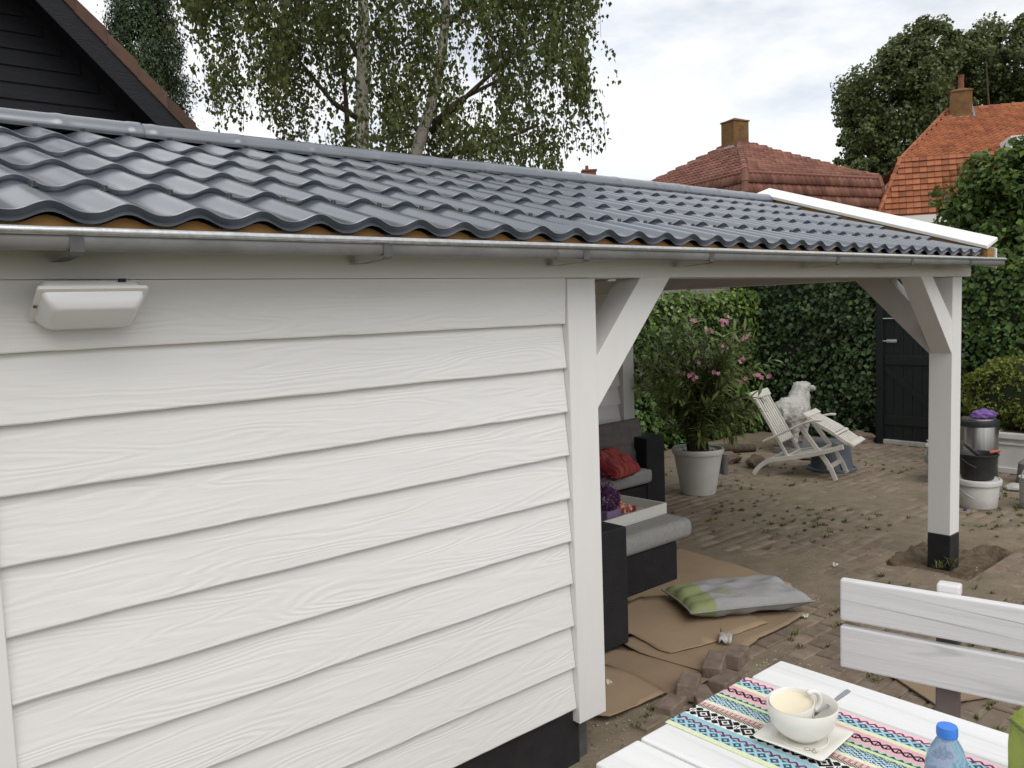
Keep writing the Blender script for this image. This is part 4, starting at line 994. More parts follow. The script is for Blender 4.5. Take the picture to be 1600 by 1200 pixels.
        for _k in range(rr.randint(2, 4)):
            strand(c+Vector((rr.gauss(0, .12), rr.gauss(0, .12), rr.gauss(0, .1))), ln*rr.uniform(.6, 1.1), int(ln*rr.uniform(14, 26)))
    par(tw.build('twigs', M['twig'])); par(leaf_field('crown', P_, N_, .082, M['birch_leaf'], None, aspect=.72, jitter=.3, droop=(0, 0, -1.4)))
birch()
def conifer():
    D = 19.5; base = at(240, 300, D); base.z = 0; B = base
    root = empty('conifer_tree', base, label='dark dense conifer between the black gable and the birch', cat='tree'); inv = Matrix.Translation(root.location).inverted()
    rr = random.Random(3); P_ = []; N_ = []
    zt = at(240, -60, D).z; z0 = 1.0
    tr = MB().tube([B+Vector((0, 0, -.1)), B+Vector((0, 0, 3)), B+Vector((0, 0, zt-.4))], [.2, .14, .03], 8).build('trunk', M['bark'], smooth=True); tr.parent = root; tr.matrix_parent_inverse = inv
    for _ in range(1050):
        f = rr.random()**.8; z = z0+(zt-z0)*f
        rad = (2.5*(1-f)**.85+.28)*(.85+.3*mnoise.noise(Vector((z*1.8, 3, 1)))); a = rr.uniform(0, 6.28)
        if f > .55: rad = min(rad, .92)
        k = rr.uniform(.55, 1.0); c = B+Vector((math.cos(a)*rad*k, math.sin(a)*rad*k, z)); cr = rr.uniform(.14, .3)
        for _k in range(95):
            e = Vector((rr.gauss(0, .42), rr.gauss(0, .42), rr.gauss(0, .62)))*cr; P_.append(c+e); N_.append(Vector((math.cos(a), math.sin(a), .3))+e*2)
    o = leaf_field('crown', P_, N_, .075, M['conifer_leaf'], None, aspect=.5, jitter=.7, droop=(0, 0, .8)); o.parent = root; o.matrix_parent_inverse = inv
conifer()
def big_tree(label, px, D, blobs_px, nleaf, leaf, sub):
    base = at(px, 400, D); base.z = 0
    bl = []
    for (x, y, rx, ry, dd) in blobs_px:
        c = at(x, y, D+dd); k = (D+dd)/F_PX; bl.append((tuple(c), (rx*k, rx*k, ry*k)))
    return clump_tree('poplar_tree', label, 'tree', tuple(base), 4.0, bl, nleaf, leaf, M['poplar_leaf'], M['bark'], .35, sub=sub, subr=.27, jit=.9, limb_n=26, group='big trees behind the orange house')
big_tree('rounded dark green tree in the gap between brown and orange roofs', 1400, 44, [(1395, 150, 85, 80, 0), (1340, 245, 42, 55, -1), (1380, 250, 70, 75, 1), (1440, 90, 75, 55, 1), (1350, 200, 42, 40, 0), (1430, 200, 80, 90, 2), (1345, 290, 40, 45, 0), (1405, 110, 45, 40, -1)], 62000, .20, 46)
big_tree('tall dark green tree above the orange roof and its chimney', 1560, 47, [(1500, 110, 70, 60, 0), (1560, 100, 80, 70, 0), (1630, 100, 90, 80, 0), (1540, 170, 100, 70, 2), (1500, 90, 30, 26, -2), (1465, 95, 50, 45, 0), (1480, 150, 70, 60, 1), (1580, 68, 40, 30, -1), (1640, 160, 90, 70, 2)], 52000, .20, 44)

# ------------------------------------------------------------------ yard things
M['terracotta_white'] = pm('matt_white_pot', (.58, .57, .53), (.50, .49, .455), scale=4, rough=.7)
M['oleander_leaf'] = leafmat('oleander_leaf', (.10, .15, .045), (.17, .22, .07), k=.45, trans=.2, rough=.4)
M['petal'] = leafmat('pink_petal', (.68, .26, .33), (.74, .40, .46), k=.2, trans=.3)
M['petal_white'] = leafmat('white_petal', (.70, .68, .48), (.72, .70, .58), k=.1, trans=.3)
M['stem'] = pm('green_brown_stem', (.07, .055, .03), (.10, .085, .045), scale=6, rough=.8)
M['pebble'] = pm('pale_pebble', (.42, .40, .36), (.25, .23, .2), scale=8, rough=.8, rand=.3)
def oleander():
    px_, py_ = 6.86, 5.06
    pot = empty('flower_pot', (px_, py_, 0), label='large round matt white flower pot holding the oleander', cat='pot')
    MB().lathe([(.0, .0), (.165, .0), (.172, .012), (.235, .385), (.238, .40), (.252, .405), (.256, .418), (.256, .447), (.250, .456), (.232, .455), (.225, .43), (.0, .40)], 40).build('pot_body', M['terracotta_white'], pot, smooth=True, ang=50)
    for i in range(26):
        a = random.uniform(0, 6.28); r = random.uniform(.05, .21); s = random.uniform(.014, .028)
        MB().lathe([(0, -.6*s), (.8*s, -.4*s), (s, 0), (.7*s, .5*s), (0, .65*s)], 6).build('pebble', M['pebble'], pot, smooth=True, loc=(r*math.cos(a), r*math.sin(a), .425))
    root = empty('oleander_bush', (px_, py_, .40), label='oleander bush with long narrow leaves and pink flowers in white pot', cat='bush')
    Rv = Vector((_rt.x, _rt.y, 0)).normalized(); Fv = Vector((_fw.x, _fw.y, 0)).normalized()
    rr = random.Random(11); st = MB(); LP_ = []; LD = []
    tips = []
    for i in range(84):
        a = rr.uniform(-1, 1); d = rr.uniform(-.5, .5); h = rr.uniform(.22, 1.38)*(1-.25*abs(a)**2)
        x = a*.72*min(1, .45+.6*h)+.0; s = Rv*rr.uniform(-.10, .10)+Fv*rr.uniform(-.08, .08)
        e = Rv*x+Fv*d*.8+Vector((0, 0, h)); m = s.lerp(e, .5)+Vector((0, 0, .18*abs(a)+.05))-Rv*x*.18
        pts = [s, s.lerp(m, .55)+Vector((0, 0, .05)), m, m.lerp(e, .55), e]; st.tube(pts, [.009, .0075, .006, .0045, .003], 5); tips.append((e, (e-m).normalized()))
        for f in np.linspace(.26, 1.0, 15):
            q = f*4; j = min(3, int(q)); p = pts[j].lerp(pts[j+1], q-j); t = (pts[j+1]-pts[j]).normalized()
            ph = rr.uniform(0, 2.1)
            for k_ in range(3):
                an = ph+k_*2.094; b1 = t.cross(Vector((1, .3, .2))).normalized(); b2 = t.cross(b1)
                o_ = b1*math.cos(an)+b2*math.sin(an); L_ = (o_*1.0+t*rr.uniform(.3, 1.3)+Vector((0, 0, rr.uniform(-.35, .15)))).normalized()
                if rr.random() < .9: LP_.append((p, L_, rr.uniform(.09, .165)))
    st.build('stems', M['stem'], root, smooth=True)
    V = []; Fq = []
    for p, L_, ln in LP_:
        up = Vector((rr.gauss(0, .3), rr.gauss(0, .3), 1)); B = L_.cross(up).normalized(); N_ = B.cross(L_); w = ln*.105; b = len(V); sag = -N_*ln*.08
        V += [tuple(p), tuple(p+L_*ln*.35+B*w), tuple(p+L_*ln*.72+B*w*.8+sag), tuple(p+L_*ln+sag*2.2), tuple(p+L_*ln*.72-B*w*.8+sag), tuple(p+L_*ln*.35-B*w)]
        Fq += [(b, b+1, b+2, b+5), (b+5, b+2, b+3, b+4)]
    link('leaves', np_mesh('leaves', V, Fq, M['oleander_leaf']), root)
    spots = [(1130, 500, 5), (1137, 497, 3), (1128, 545, 4), (1083, 500, 2), (1112, 517, 3), (1163, 528, 2), (1162, 565, 4), (1070, 582, 3), (1085, 590, 4), (1097, 572, 2), (1120, 582, 3), (1183, 587, 4), (1196, 585, 3), (1163, 595, 2), (1105, 548, 1)]
    base = Vector((px_, py_, .40)); dep = (base-CAM).dot(_fw)
    for (x, y, k_) in spots:
        c = at(x, y, dep+rr.uniform(-.55, -.25))-base
        for _ in range(k_):
            V = []; Fq = []
            fc = c+Vector((rr.gauss(0, .025), rr.gauss(0, .025), rr.gauss(0, .02))); nn = (Vector((-.5, -.6, .5))+Vector((rr.gauss(0, .5), rr.gauss(0, .5), rr.gauss(0, .4)))).normalized()
            b1 = nn.cross(Vector((0, 0, 1))).normalized(); b2 = nn.cross(b1); V.append(tuple(fc))
            for k2 in range(5):
                an = k2*1.2566+rr.uniform(-.1, .1); o_ = b1*math.cos(an)+b2*math.sin(an); t_ = nn.cross(o_); s_ = rr.uniform(.017, .023); b = len(V)
                V += [tuple(fc+o_*s_*.8+t_*s_*.45), tuple(fc+o_*s_*1.25+nn*.006), tuple(fc+o_*s_*.8-t_*s_*.45)]; Fq.append((0, b, b+1, b+2))
            link('flower', np_mesh('flower', V, Fq, M['petal']), root)
    for (x, y) in ((1050, 480), (1061, 486), (1103, 512)):
        c = at(x, y, dep-.1)-base; V = []; Fq = []
        for k2 in range(10):
            an = k2*.63; o_ = _rt*math.cos(an)+_up*math.sin(an); t_ = _fw.cross(o_); b = len(V); s_ = rr.uniform(.010, .016)
            V += [tuple(c), tuple(c+o_*s_*.8+t_*s_*.5), tuple(c+o_*s_*1.2-_fw*.005), tuple(c+o_*s_*.8-t_*s_*.5)]; Fq.append((b, b+1, b+2, b+3))
        link('white_flower', np_mesh('white_flower', V, Fq, M['petal_white']), root)
oleander()

# deck chair: curved legs, slatted back and leg rest
M['cream_wood'] = pm('cream_painted_wood', (.58, .555, .50), (.48, .46, .41), scale=7, rough=.6, bump=.2, bscale=40)
def deck_chair():
    o0 = gz(1178, 741); ax = (gz(1305, 752)-o0); ax.z = 0; L0 = ax.length; ang = math.atan2(ax.y, ax.x)
    sx = L0/.94
    ch = empty('deck_chair', (o0.x, o0.y, 0), ang, 'cream wooden steamer deck chair with slatted back standing on the paving', 'chair')
    W = .50
    mt = M['cream_wood']
    def T(u, z, w): return Vector((u*sx, w, z))
    def side(nm, pts, w, thick=.022, hgt=.045, **k):
        mb = MB(); vs = []; n = len(pts)
        for i, (u, z) in enumerate(pts):
            a = Vector((pts[min(i+1, n-1)][0]-pts[max(i-1, 0)][0], pts[min(i+1, n-1)][1]-pts[max(i-1, 0)][1])).normalized(); nn = Vector((-a.y, a.x))*hgt/2
            for s1, s2 in ((-1, -1), (1, -1), (1, 1), (-1, 1)): vs.append(T(u+nn.x*s1, z+nn.y*s1, w+thick/2*s2))
        fs = []
        for i in range(n-1):
            for q in range(4): fs.append((i*4+q, i*4+(q+1) % 4, i*4+4+(q+1) % 4, i*4+4+q))
        fs += [(3, 2, 1, 0), (n*4-4, n*4-3, n*4-2, n*4-1)]
        return mb.add(vs, fs).build(nm, mt, ch, bev=.004, **k)
    for w in (0, W):
        side('rear_leg', [(0, 0.0), (.03, .05), (.08, .10), (.15, .15), (.24, .18), (.36, .20), (.5, .225), (.77, .285), (1.03, .365)], w, .024, .05)
        side('front_leg', [(.54, .55), (.60, .48), (.68, .38), (.76, .28), (.83, .2), (.89, .11), (.94, 0)], w+(.03 if w == 0 else -.03), .024, .05)
        mb = MB(); pts = [(.12, .375), (.28, .445), (.5, .55), (.62, .605), (.74, .63), (.80, .63)]
        mb.strip([T(u, z, w+(-.02 if w == 0 else .02)) for u, z in pts], .06, (0, 0, 1), .022); mb.build('arm_rest', mt, ch, bev=.008)
    b0, b1 = (.395, .21), (-.02, .87)
    bl = Vector((b1[0]-b0[0], b1[1]-b0[1]))
    for w in (.04, W-.04): side('back_stile', [b0, b1], w, .022, .035)
    for i in range(6): 
        w = .085+i*(W-.17)/5; side('back_slat', [(b0[0]+bl.x*.26, b0[1]+bl.y*.26), (b0[0]+bl.x*.97, b0[1]+bl.y*.97)], w, .040, .012)
    for f, h_ in ((.0, .05), (.26, .06), (.985, .085)):
        c = T(b0[0]+bl.x*f, b0[1]+bl.y*f, W/2); d = Vector((bl.x*sx, 0, bl.y)).normalized(); n_ = Vector((-d.z, 0, d.x))
        MB().obox(c, d*h_/2, Vector((0, W/2+.03 if f > .9 else W/2-.03, 0)), n_*.017).build('back_rail', mt, ch, bev=.004)
    l0, l1 = (.60, .655), (1.11, .375); ll = Vector((l1[0]-l0[0], l1[1]-l0[1]))
    for w in (.05, W-.05): side('rest_stile', [(l0[0], l0[1]-.02), (l0[0]+ll.x*.5, l0[1]+ll.y*.5+.005), (l1[0], l1[1]-.01)], w, .022, .04)
    for i in range(6):
        w = .09+i*(W-.18)/5; side('rest_slat', [(l0[0]+ll.x*.05, l0[1]+ll.y*.05+.012), (l0[0]+ll.x*.62, l0[1]+ll.y*.62+.016)], w, .040, .011)
        side('rest_slat', [(l0[0]+ll.x*.70, l0[1]+ll.y*.70+.012), (l0[0]+ll.x*.95, l0[1]+ll.y*.95+.012)], w, .040, .011)
    for f, h_ in ((.0, .07), (.66, .03), (1.0, .06)):
        c = T(l0[0]+ll.x*f, l0[1]+ll.y*f+.012, W/2); d = Vector((ll.x*sx, 0, ll.y)).normalized(); n_ = Vector((-d.z, 0, d.x))
        MB().obox(c, d*h_/2, Vector((0, W/2-.01, 0)), n_*.014).build('rest_rail', mt, ch, bev=.004)
    for u, z in ((.86, .13), (.20, .17), (.75, .29), (.40, .215)):
        MB().obox(T(u, z, W/2), Vector((.016, 0, 0)), Vector((0, W/2-.02, 0)), Vector((0, 0, .022))).build('stretcher', mt, ch, bev=.003)
    MB().obox(T(.58, .24, W/2), Vector((.17*sx, 0, .04)), Vector((0, W/2-.03, 0)), Vector((0, 0, .01))).build('seat_board', mt, ch, bev=.003)
deck_chair()

M['darkgrey'] = pm('dark_grey_slab', (.10, .10, .10), (.15, .145, .14), scale=6, rough=.9, bump=.4)
# sheep statue
M['statue'] = pm('whitewashed_concrete', (.52, .51, .475), (.34, .33, .305), scale=11, rough=.9, bump=1.0, bscale=38, bdist=.02, lo=.3, hi=.75)
def statue_mesh(balls, vox, nm, dsp=.02, dsc=7):
    bm = bmesh.new()
    for c, r, rot in balls:
        mt = Matrix.Translation(c) @ rot.to_matrix().to_4x4() @ Matrix.Diagonal((*r, 1)); bmesh.ops.create_icosphere(bm, subdivisions=3, radius=1, matrix=mt)
    me = bpy.data.meshes.new('tmp'); bm.to_mesh(me); bm.free(); o = bpy.data.objects.new('tmp', me); col.objects.link(o)
    m = o.modifiers.new('r', 'REMESH'); m.mode = 'VOXEL'; m.voxel_size = vox
    s = o.modifiers.new('s', 'SMOOTH'); s.iterations = 5; s.factor = .6
    dg = bpy.context.evaluated_depsgraph_get(); ev = o.evaluated_get(dg); out = bpy.data.meshes.new_from_object(ev); out.name = nm
    bpy.data.objects.remove(o); out.materials.clear(); out.materials.append(M['statue'])
    for v in out.vertices:
        n = mnoise.noise(v.co*dsc)*.6+mnoise.noise(v.co*dsc*2.3)*.4; v.co += v.normal*n*dsp
    out.polygons.foreach_set('use_smooth', [True]*len(out.polygons)); return out
from mathutils import Euler
E_ = lambda x=0, y=0, z=0: Euler((R(x), R(y), R(z)))
# local: x forward (away from us), y left, z up
balls = [((-.02, 0, .40), (.27, .19, .175), E_(0, -3)), ((-.20, 0, .41), (.14, .19, .185), E_()), ((.15, 0, .43), (.15, .155, .175), E_()), ((.20, -.01, .53), (.135, .13, .16), E_(0, 18)), ((.23, -.02, .645), (.11, .105, .10), E_()),
         ((.29, -.055, .665), (.075, .07, .07), E_(0, 0, -45)), ((.345, -.105, .645), (.075, .045, .042), E_(0, 12, -45)), ((.22, -.105, .69), (.022, .055, .018), E_(-25, 0, 10)), ((.30, .055, .69), (.022, .05, .018), E_(25, 0, 0))]
for y in (-.085, .085):
    balls += [((-.22, y, .27), (.075, .065, .13), E_(0, 8)), ((-.235, y, .12), (.042, .042, .13), E_()), ((.17, y, .25), (.06, .055, .13), E_()), ((.175, y, .11), (.038, .038, .12), E_())]
balls += [((-.34, 0, .40), (.04, .035, .10), E_(0, 15))]
sm_ = statue_mesh(balls, .014, 'sheep_body', .018, 17)
g = (9.58, 5.60)
sh = empty('sheep_statue', (g[0], g[1], .0), R(14), 'white concrete sheep statue behind the deck chair with head turned right', 'statue')
link('sheep_body', sm_, sh, (0, 0, .075)).scale = (1.05, 1.05, 1.05)
MB().box(-.32, .28, -.16, .16, 0, .075).build('plinth', M['darkgrey'], sh, bev=.01)
g2 = gz(1463, 752)
s2 = empty('lamb_statue', (g2[0], g2[1], .0), R(200), 'small white statue mostly hidden behind the right canopy post', 'statue')
link('lamb_body', sm_, s2).scale = (.62, .62, .62)
# upturned tub, crate, kerb stones and rocks near the chair
M['bluegrey'] = pm('blue_grey_plastic', (.12, .14, .165), (.09, .11, .13), scale=4, rough=.55)
tb = gz(1304, 737); t_ = empty('upturned_tub', (tb.x+.12, tb.y+.1, 0), label='blue grey tub standing upside down behind the deck chair legs', cat='tub')
MB().lathe([(.24, .0), (.245, .02), (.225, .03), (.19, .30), (.18, .315), (0, .32)], 32).build('tub_body', M['bluegrey'], t_, smooth=True, ang=40)
MB().lathe([(.248, .002), (.262, .004), (.265, .022), (.25, .03), (.246, .024)], 32, caps=False).build('rim', M['bluegrey'], t_, smooth=True, ang=40)
cr = empty('grey_slab', (9.15, 5.0, 0), R(15), 'grey stone slab leaning low between sheep and deck chair', 'slab')
MB().obox((0, 0, .13), (.06, .0, .12), (0, .22, 0), (.02, 0, -.01)).build('slab_body', M['darkgrey'], cr, bev=.01)
def rock(name, c, r, label, mat, rz=0, group=None):
    bm = bmesh.new(); bmesh.ops.create_icosphere(bm, subdivisions=3, radius=1)
    for v in bm.verts:
        n = .75+.35*mnoise.noise(v.co*1.3+Vector((c[0]*7, c[1]*5, 1)))+.12*mnoise.noise(v.co*4); v.co = Vector((v.co.x*r[0]*n, v.co.y*r[1]*n, v.co.z*r[2]*n))
    me = bpy.data.meshes.new(name); bm.to_mesh(me); bm.free(); me.materials.append(mat); me.polygons.foreach_set('use_smooth', [True]*len(me.polygons)); me.set_sharp_from_angle(angle=R(35))
    return tag(link(name, me, None, (c[0], c[1], c[2] if len(c) > 2 else r[2]*.4), (0, 0, rz)), label, 'rock', group)
M['rock'] = pm('brown_rock', (.13, .09, .065), (.19, .145, .11), scale=7, rough=.9, bump=.7, bscale=20)
g = gz(1165, 733); rock('rock', (g.x+.2, g.y), (.22, .14, .12), 'brown rock on the ground left of the deck chair foot', M['rock'], .3)
g = gz(1345, 690); rock('rock', (g.x, g.y), (.16, .24, .12), 'reddish rock at the hedge foot left of the gate', M['rock'], .2)
g = gz(1140, 735); rock('rock', (g.x+.35, g.y+.25), (.13, .2, .11), 'dark rock beside the white flower pot', M['rock'], 1.2)
lg = empty('edging_log', (8.9, 6.2, 0), R(-48), 'dark weathered edging log lying along the hedge foot', 'log')
MB().tube([(-.45, 0, .05), (-.3, .03, .06), (-.1, .0, .05), (.1, -.03, .06), (.3, .02, .05), (.42, .03, .05)], [.05, .062, .055, .065, .055, .045], 9).build('log_body', M['bark'], lg, smooth=True, ang=50)
ep = gz(1127, 741); e_ = empty('edging_palisade', (ep.x+.05, ep.y+.03, 0), R(-20), 'short grey timber palisade just right of the flower pot', 'edging')
for i in range(3): MB().tube([(0, -.07+i*.07, -.02), (0, -.07+i*.07, .22+.015*(i % 2))], .034, 10).build('stake', M['darkgrey'], e_, smooth=True, ang=50)

# bin, buckets, churn
M['brushed'] = pm('brushed_stainless', (.42, .41, .39), (.30, .29, .28), scale=3, rough=.32, metal=.95, stretch=(14, 14, .4))
M['blackplastic'] = pm('black_plastic', (.016, .016, .018), (.026, .026, .028), scale=5, rough=.5)
M['bucket_white'] = pm('scuffed_white_bucket', (.60, .59, .56), (.48, .47, .44), scale=6, rough=.5)
M['purple'] = pm('purple_cloth', (.13, .06, .24), (.20, .11, .34), scale=25, rough=.85, bump=.8, bscale=60)
bn = gz(1533, 748); bn = Vector((9.15, 3.28, 0))
b_ = empty('pedal_bin', bn, label='tall brushed steel bin with black rim behind the black bucket', cat='bin')
MB().lathe([(0, .0), (.175, .0), (.18, .005), (.18, .05), (.176, .052)], 40).build('foot_ring', M['blackplastic'], b_, smooth=True, ang=40)
MB().lathe([(.176, .053), (.178, .06), (.178, .55), (.176, .555)], 40).build('drum', M['brushed'], b_, smooth=True, ang=40)
MB().lathe([(.177, .556), (.188, .56), (.19, .60), (.186, .612), (.17, .618), (0, .62)], 40).build('rim', M['blackplastic'], b_, smooth=True, ang=40)
MB().lathe([(.16, .6205), (.158, .632), (.1, .64), (0, .642)], 40).build('lid', M['brushed'], b_, smooth=True, ang=40)
bm = bmesh.new(); bmesh.ops.create_icosphere(bm, subdivisions=4, radius=1)
for v in bm.verts:
    n = 1+.30*mnoise.noise(v.co*2.1)+.16*mnoise.noise(v.co*6); v.co = Vector((v.co.x*.13*n, v.co.y*.105*n, max(v.co.z, -.35)*.055*n))
me = bpy.data.meshes.new('purple_net'); bm.to_mesh(me); bm.free(); me.materials.append(M['purple']); me.polygons.foreach_set('use_smooth', [True]*len(me.polygons))
tag(link('crumpled_net', me, None, (bn.x+.03, bn.y-.03, .662)), 'crumpled purple net lying on the steel bin lid', 'net')
wb = Vector((7.98, 2.86, 0))
w_ = empty('white_bucket', wb, label='white lidded plastic bucket on the ground carrying the black bucket', cat='bucket')
MB().lathe([(0, .0), (.152, .0), (.157, .006), (.172, .215), (.17, .218)], 40).build('bucket_body', M['bucket_white'], w_, smooth=True, ang=40)
MB().lathe([(.174, .205), (.188, .207), (.191, .245), (.186, .252), (.17, .254), (.165, .247), (0, .246)], 40).build('lid', M['bucket_white'], w_, smooth=True, ang=40)
def bail(par, r, z, drop, tilt, mat, rad=.0028):
    pts = []
    for i in range(19):
        a = math.pi*i/18; pts.append(Vector((r*math.cos(a), -r*math.sin(a)*math.cos(tilt), z-drop*math.sin(a))))
    return MB().tube(pts, rad, 6).build('wire_handle', mat, par, smooth=True)
h_ = bail(w_, .19, .20, .13, R(40), M['steel']); h_.rotation_euler = (0, 0, R(-35))
kb = empty('black_bucket', (wb.x-.0, wb.y+.005, .2555), label='black mortar bucket with a trowel standing on the white bucket', cat='bucket')
MB().lathe([(0, .0), (.125, .0), (.13, .004), (.158, .205), (.168, .208), (.169, .222), (.161, .224), (.155, .215), (.127, .02), (0, .016)], 40).build('bucket_body', M['blackplastic'], kb, smooth=True, ang=40)
h_ = bail(kb, .168, .19, .09, R(40), M['strap'], .003); h_.rotation_euler = (0, 0, R(-30))
M['orange'] = pm('orange_red_handle', (.42, .09, .05), (.36, .07, .04), rough=.5)
tw_ = empty('trowel', (wb.x, wb.y, .44), label='plastering trowel with orange handle resting in the black bucket', cat='trowel')
a_ = Vector((_rt.x, _rt.y, 0)).normalized(); f_ = Vector((_fw.x, _fw.y, 0)).normalized()
MB().obox(-a_*.095-f_*.03+Vector((0, 0, .085)), (a_*.10+Vector((0, 0, -.085))), f_*.055, Vector((0, 0, .0015))).build('blade', M['brushed'], tw_)
MB().tube([a_*.10+Vector((0, 0, .038)), a_*.185+Vector((0, 0, .052))], [.013, .014], 10).build('handle', M['orange'], tw_, smooth=True, ang=50)
M['churn'] = pm('chalky_galvanised', (.50, .50, .48), (.38, .38, .37), scale=7, rough=.55, metal=.25)
cpos = gz(1612, 797); c_ = empty('metal_pail', (cpos.x+.1, cpos.y, 0), label='pale galvanised pail with upright handle at the right edge', cat='pail')
MB().lathe([(0, .0), (.115, .0), (.12, .01), (.13, .26), (.135, .265), (.135, .275), (.126, .277), (.122, .26), (0, .03)], 32).build('pail_body', M['churn'], c_, smooth=True, ang=40)
MB().tube([(.13*math.cos(math.pi*i/14)*f_.y+0, -.13*math.cos(math.pi*i/14)*f_.x, .265+.13*math.sin(math.pi*i/14)) for i in range(15)], .006, 8).build('handle', M['churn'], c_, smooth=True)
wc = gz(1585, 748); w2 = empty('watering_can', (9.25, 2.82, 0), R(-150), 'grey zinc watering can half hidden behind the metal pail', 'watering can')
MB().lathe([(0, 0), (.13, 0), (.135, .01), (.12, .2), (.08, .235), (0, .24)], 28).build('can_body', M['zinc'], w2, smooth=True, ang=40)
MB().tube([(.11, 0, .05), (.25, 0, .16), (.33, 0, .25)], [.02, .015, .013], 10).build('spout', M['zinc'], w2, smooth=True)
MB().lathe([(.013, 0), (.045, .05), (.046, .055), (0, .06)], 16).build('rose', M['zinc'], w2, smooth=True, ang=40, loc=(.33, 0, .245), rot=(0, R(40), 0))
MB().tube([(-.12, 0, .1), (-.2, 0, .17), (-.17, 0, .26), (-.03, 0, .30), (.07, 0, .24)], .009, 8).build('handle', M['zinc'], w2, smooth=True)
g = gz(1583, 768); rock('white_stone', (g.x+.05, g.y), (.09, .12, .06), 'pale rounded stone on the ground beside the metal pail', M['stone'], .4)
g = gz(1508, 798); tag(MB().lathe([(0, 0), (.014, 0), (.015, .012), (.013, .016), (0, .017)], 12).build('bottle_cap', pm('blue_cap', (.03, .05, .2), rough=.5), None, smooth=True, ang=40, loc=(g.x, g.y, 0)), 'tiny dark blue bottle cap on the paving below the white bucket', 'cap')

# ------------------------------------------------------------------ lounge corner under the canopy
def wicker(name):
    m = pm(name, (.010, .010, .014), (.017, .016, .020), scale=9, rough=.5, spec=.4)
    N = m.node_tree.nodes; L = m.node_tree.links; b = N['Principled BSDF']; tc = N.new('ShaderNodeTexCoord')
    sp_ = N.new('ShaderNodeSeparateXYZ'); L.new(tc.outputs['Object'], sp_.inputs[0])
    ad = N.new('ShaderNodeMath'); L.new(sp_.outputs[0], ad.inputs[0]); L.new(sp_.outputs[1], ad.inputs[1])
    def sine(sock, k):
        mu = N.new('ShaderNodeMath'); mu.operation = 'MULTIPLY'; mu.inputs[1].default_value = k; L.new(sock, mu.inputs[0])
        s = N.new('ShaderNodeMath'); s.operation = 'SINE'; L.new(mu.outputs[0], s.inputs[0]); return s.outputs[0]
    x, z = sine(ad.outputs[0], 330), sine(sp_.outputs[2], 520)
    mu = N.new('ShaderNodeMath'); mu.operation = 'MULTIPLY'; L.new(x, mu.inputs[0]); L.new(z, mu.inputs[1])
    bp = N.new('ShaderNodeBump'); bp.inputs['Strength'].default_value = .9; bp.inputs['Distance'].default_value = .003; L.new(mu.outputs[0], bp.inputs['Height']); L.new(bp.outputs[0], b.inputs['Normal'])
    return m
M['wicker'] = wicker('black_wicker')
M['grey_fabric'] = pm('grey_seat_fabric', (.30, .295, .285), (.25, .245, .235), scale=30, rough=.95, bump=.4, bscale=220, spec=.15)
M['dark_fabric'] = pm('charcoal_fabric', (.155, .143, .135), (.125, .115, .11), scale=20, rough=.95, bump=.4, bscale=200, spec=.15)
def cushion(w, d, h, mat, name, parent, loc, rot=(0, 0, 0), pw=.35, n=26, wr=.006, seed=0, pinch=.5, piping=None):
    """pillow: domed top and bottom meeting in a seam, pulled in along its edges, a little wrinkled"""
    V = []; Fq = []
    for sgn in (1, -1):
        for j in range(n+1):
            for i in range(n+1):
                u, v = -1+2*i/n, -1+2*j/n
                k_ = max(0, (1-abs(u)**3.2))*max(0, (1-abs(v)**3.2)); hh = h/2*k_**pw
                e = 1-.05*pinch*(1-abs(v)**2)*(abs(u)**4); e2 = 1-.05*pinch*(1-abs(u)**2)*(abs(v)**4)
                wn = wr*mnoise.noise(Vector((u*3.1+seed, v*3.1, sgn*2)))*2+wr*mnoise.noise(Vector((u*1.2+v*6+seed, v*2, 5)))
                V.append((u*w/2*e, v*d/2*e2, sgn*hh+wn*min(1, k_*4)))
        b = (n+1)**2*(0 if sgn == 1 else 1)
        for j in range(n):
            for i in range(n):
                f = (b+j*(n+1)+i, b+j*(n+1)+i+1, b+(j+1)*(n+1)+i+1, b+(j+1)*(n+1)+i); Fq.append(f if sgn == 1 else f[::-1])
    o = link(name, np_mesh(name, V, Fq, mat, True), parent, loc, rot)
    if piping:
        pts = [V[i] for i in range(n+1)]+[V[j*(n+1)+n] for j in range(1, n+1)]+[V[n*(n+1)+i] for i in range(n-1, -1, -1)]+[V[j*(n+1)] for j in range(n-1, 0, -1)]
        MB().tube([(p[0]*1.003, p[1]*1.003, p[2]) for p in pts+[pts[0]]], .006, 6).build('piping', piping, o, smooth=True)
    return o
# rear sofa along the back wall
sf = empty('wicker_sofa', (5.0, 5.2, 0), label='black wicker sofa with grey seat and charcoal back cushion by rear wall', cat='sofa')
MB().box(-.95, .95, -.235, .20, .03, .24).build('base', M['wicker'], sf, bev=.01)
MB().box(.955, 1.215, -.24, .22, .03, .672).build('arm', M['wicker'], sf, bev=.012)
MB().box(-1.215, -.955, -.24, .22, .03, .672).build('arm', M['wicker'], sf, bev=.012)
MB().box(-.95, .95, .08, .215, .245, .66).build('backrest', M['wicker'], sf, bev=.012)
for x0, x1 in ((-.95, -.005), (.005, 1.03)):
    MB().box(x0, x1, -.255, .075, .25, .395).build('seat_cushion', M['grey_fabric'], sf, bev=.045, seg=4, smooth=True)
cushion(.95, .46, .18, M['dark_fabric'], 'back_cushion', sf, (.66, -.01, .60), (R(82), 0, 0), pw=.22, wr=.01, seed=2)
cushion(.95, .46, .18, M['dark_fabric'], 'back_cushion', sf, (-.45, -.01, .60), (R(82), 0, 0), pw=.22, wr=.01, seed=5)
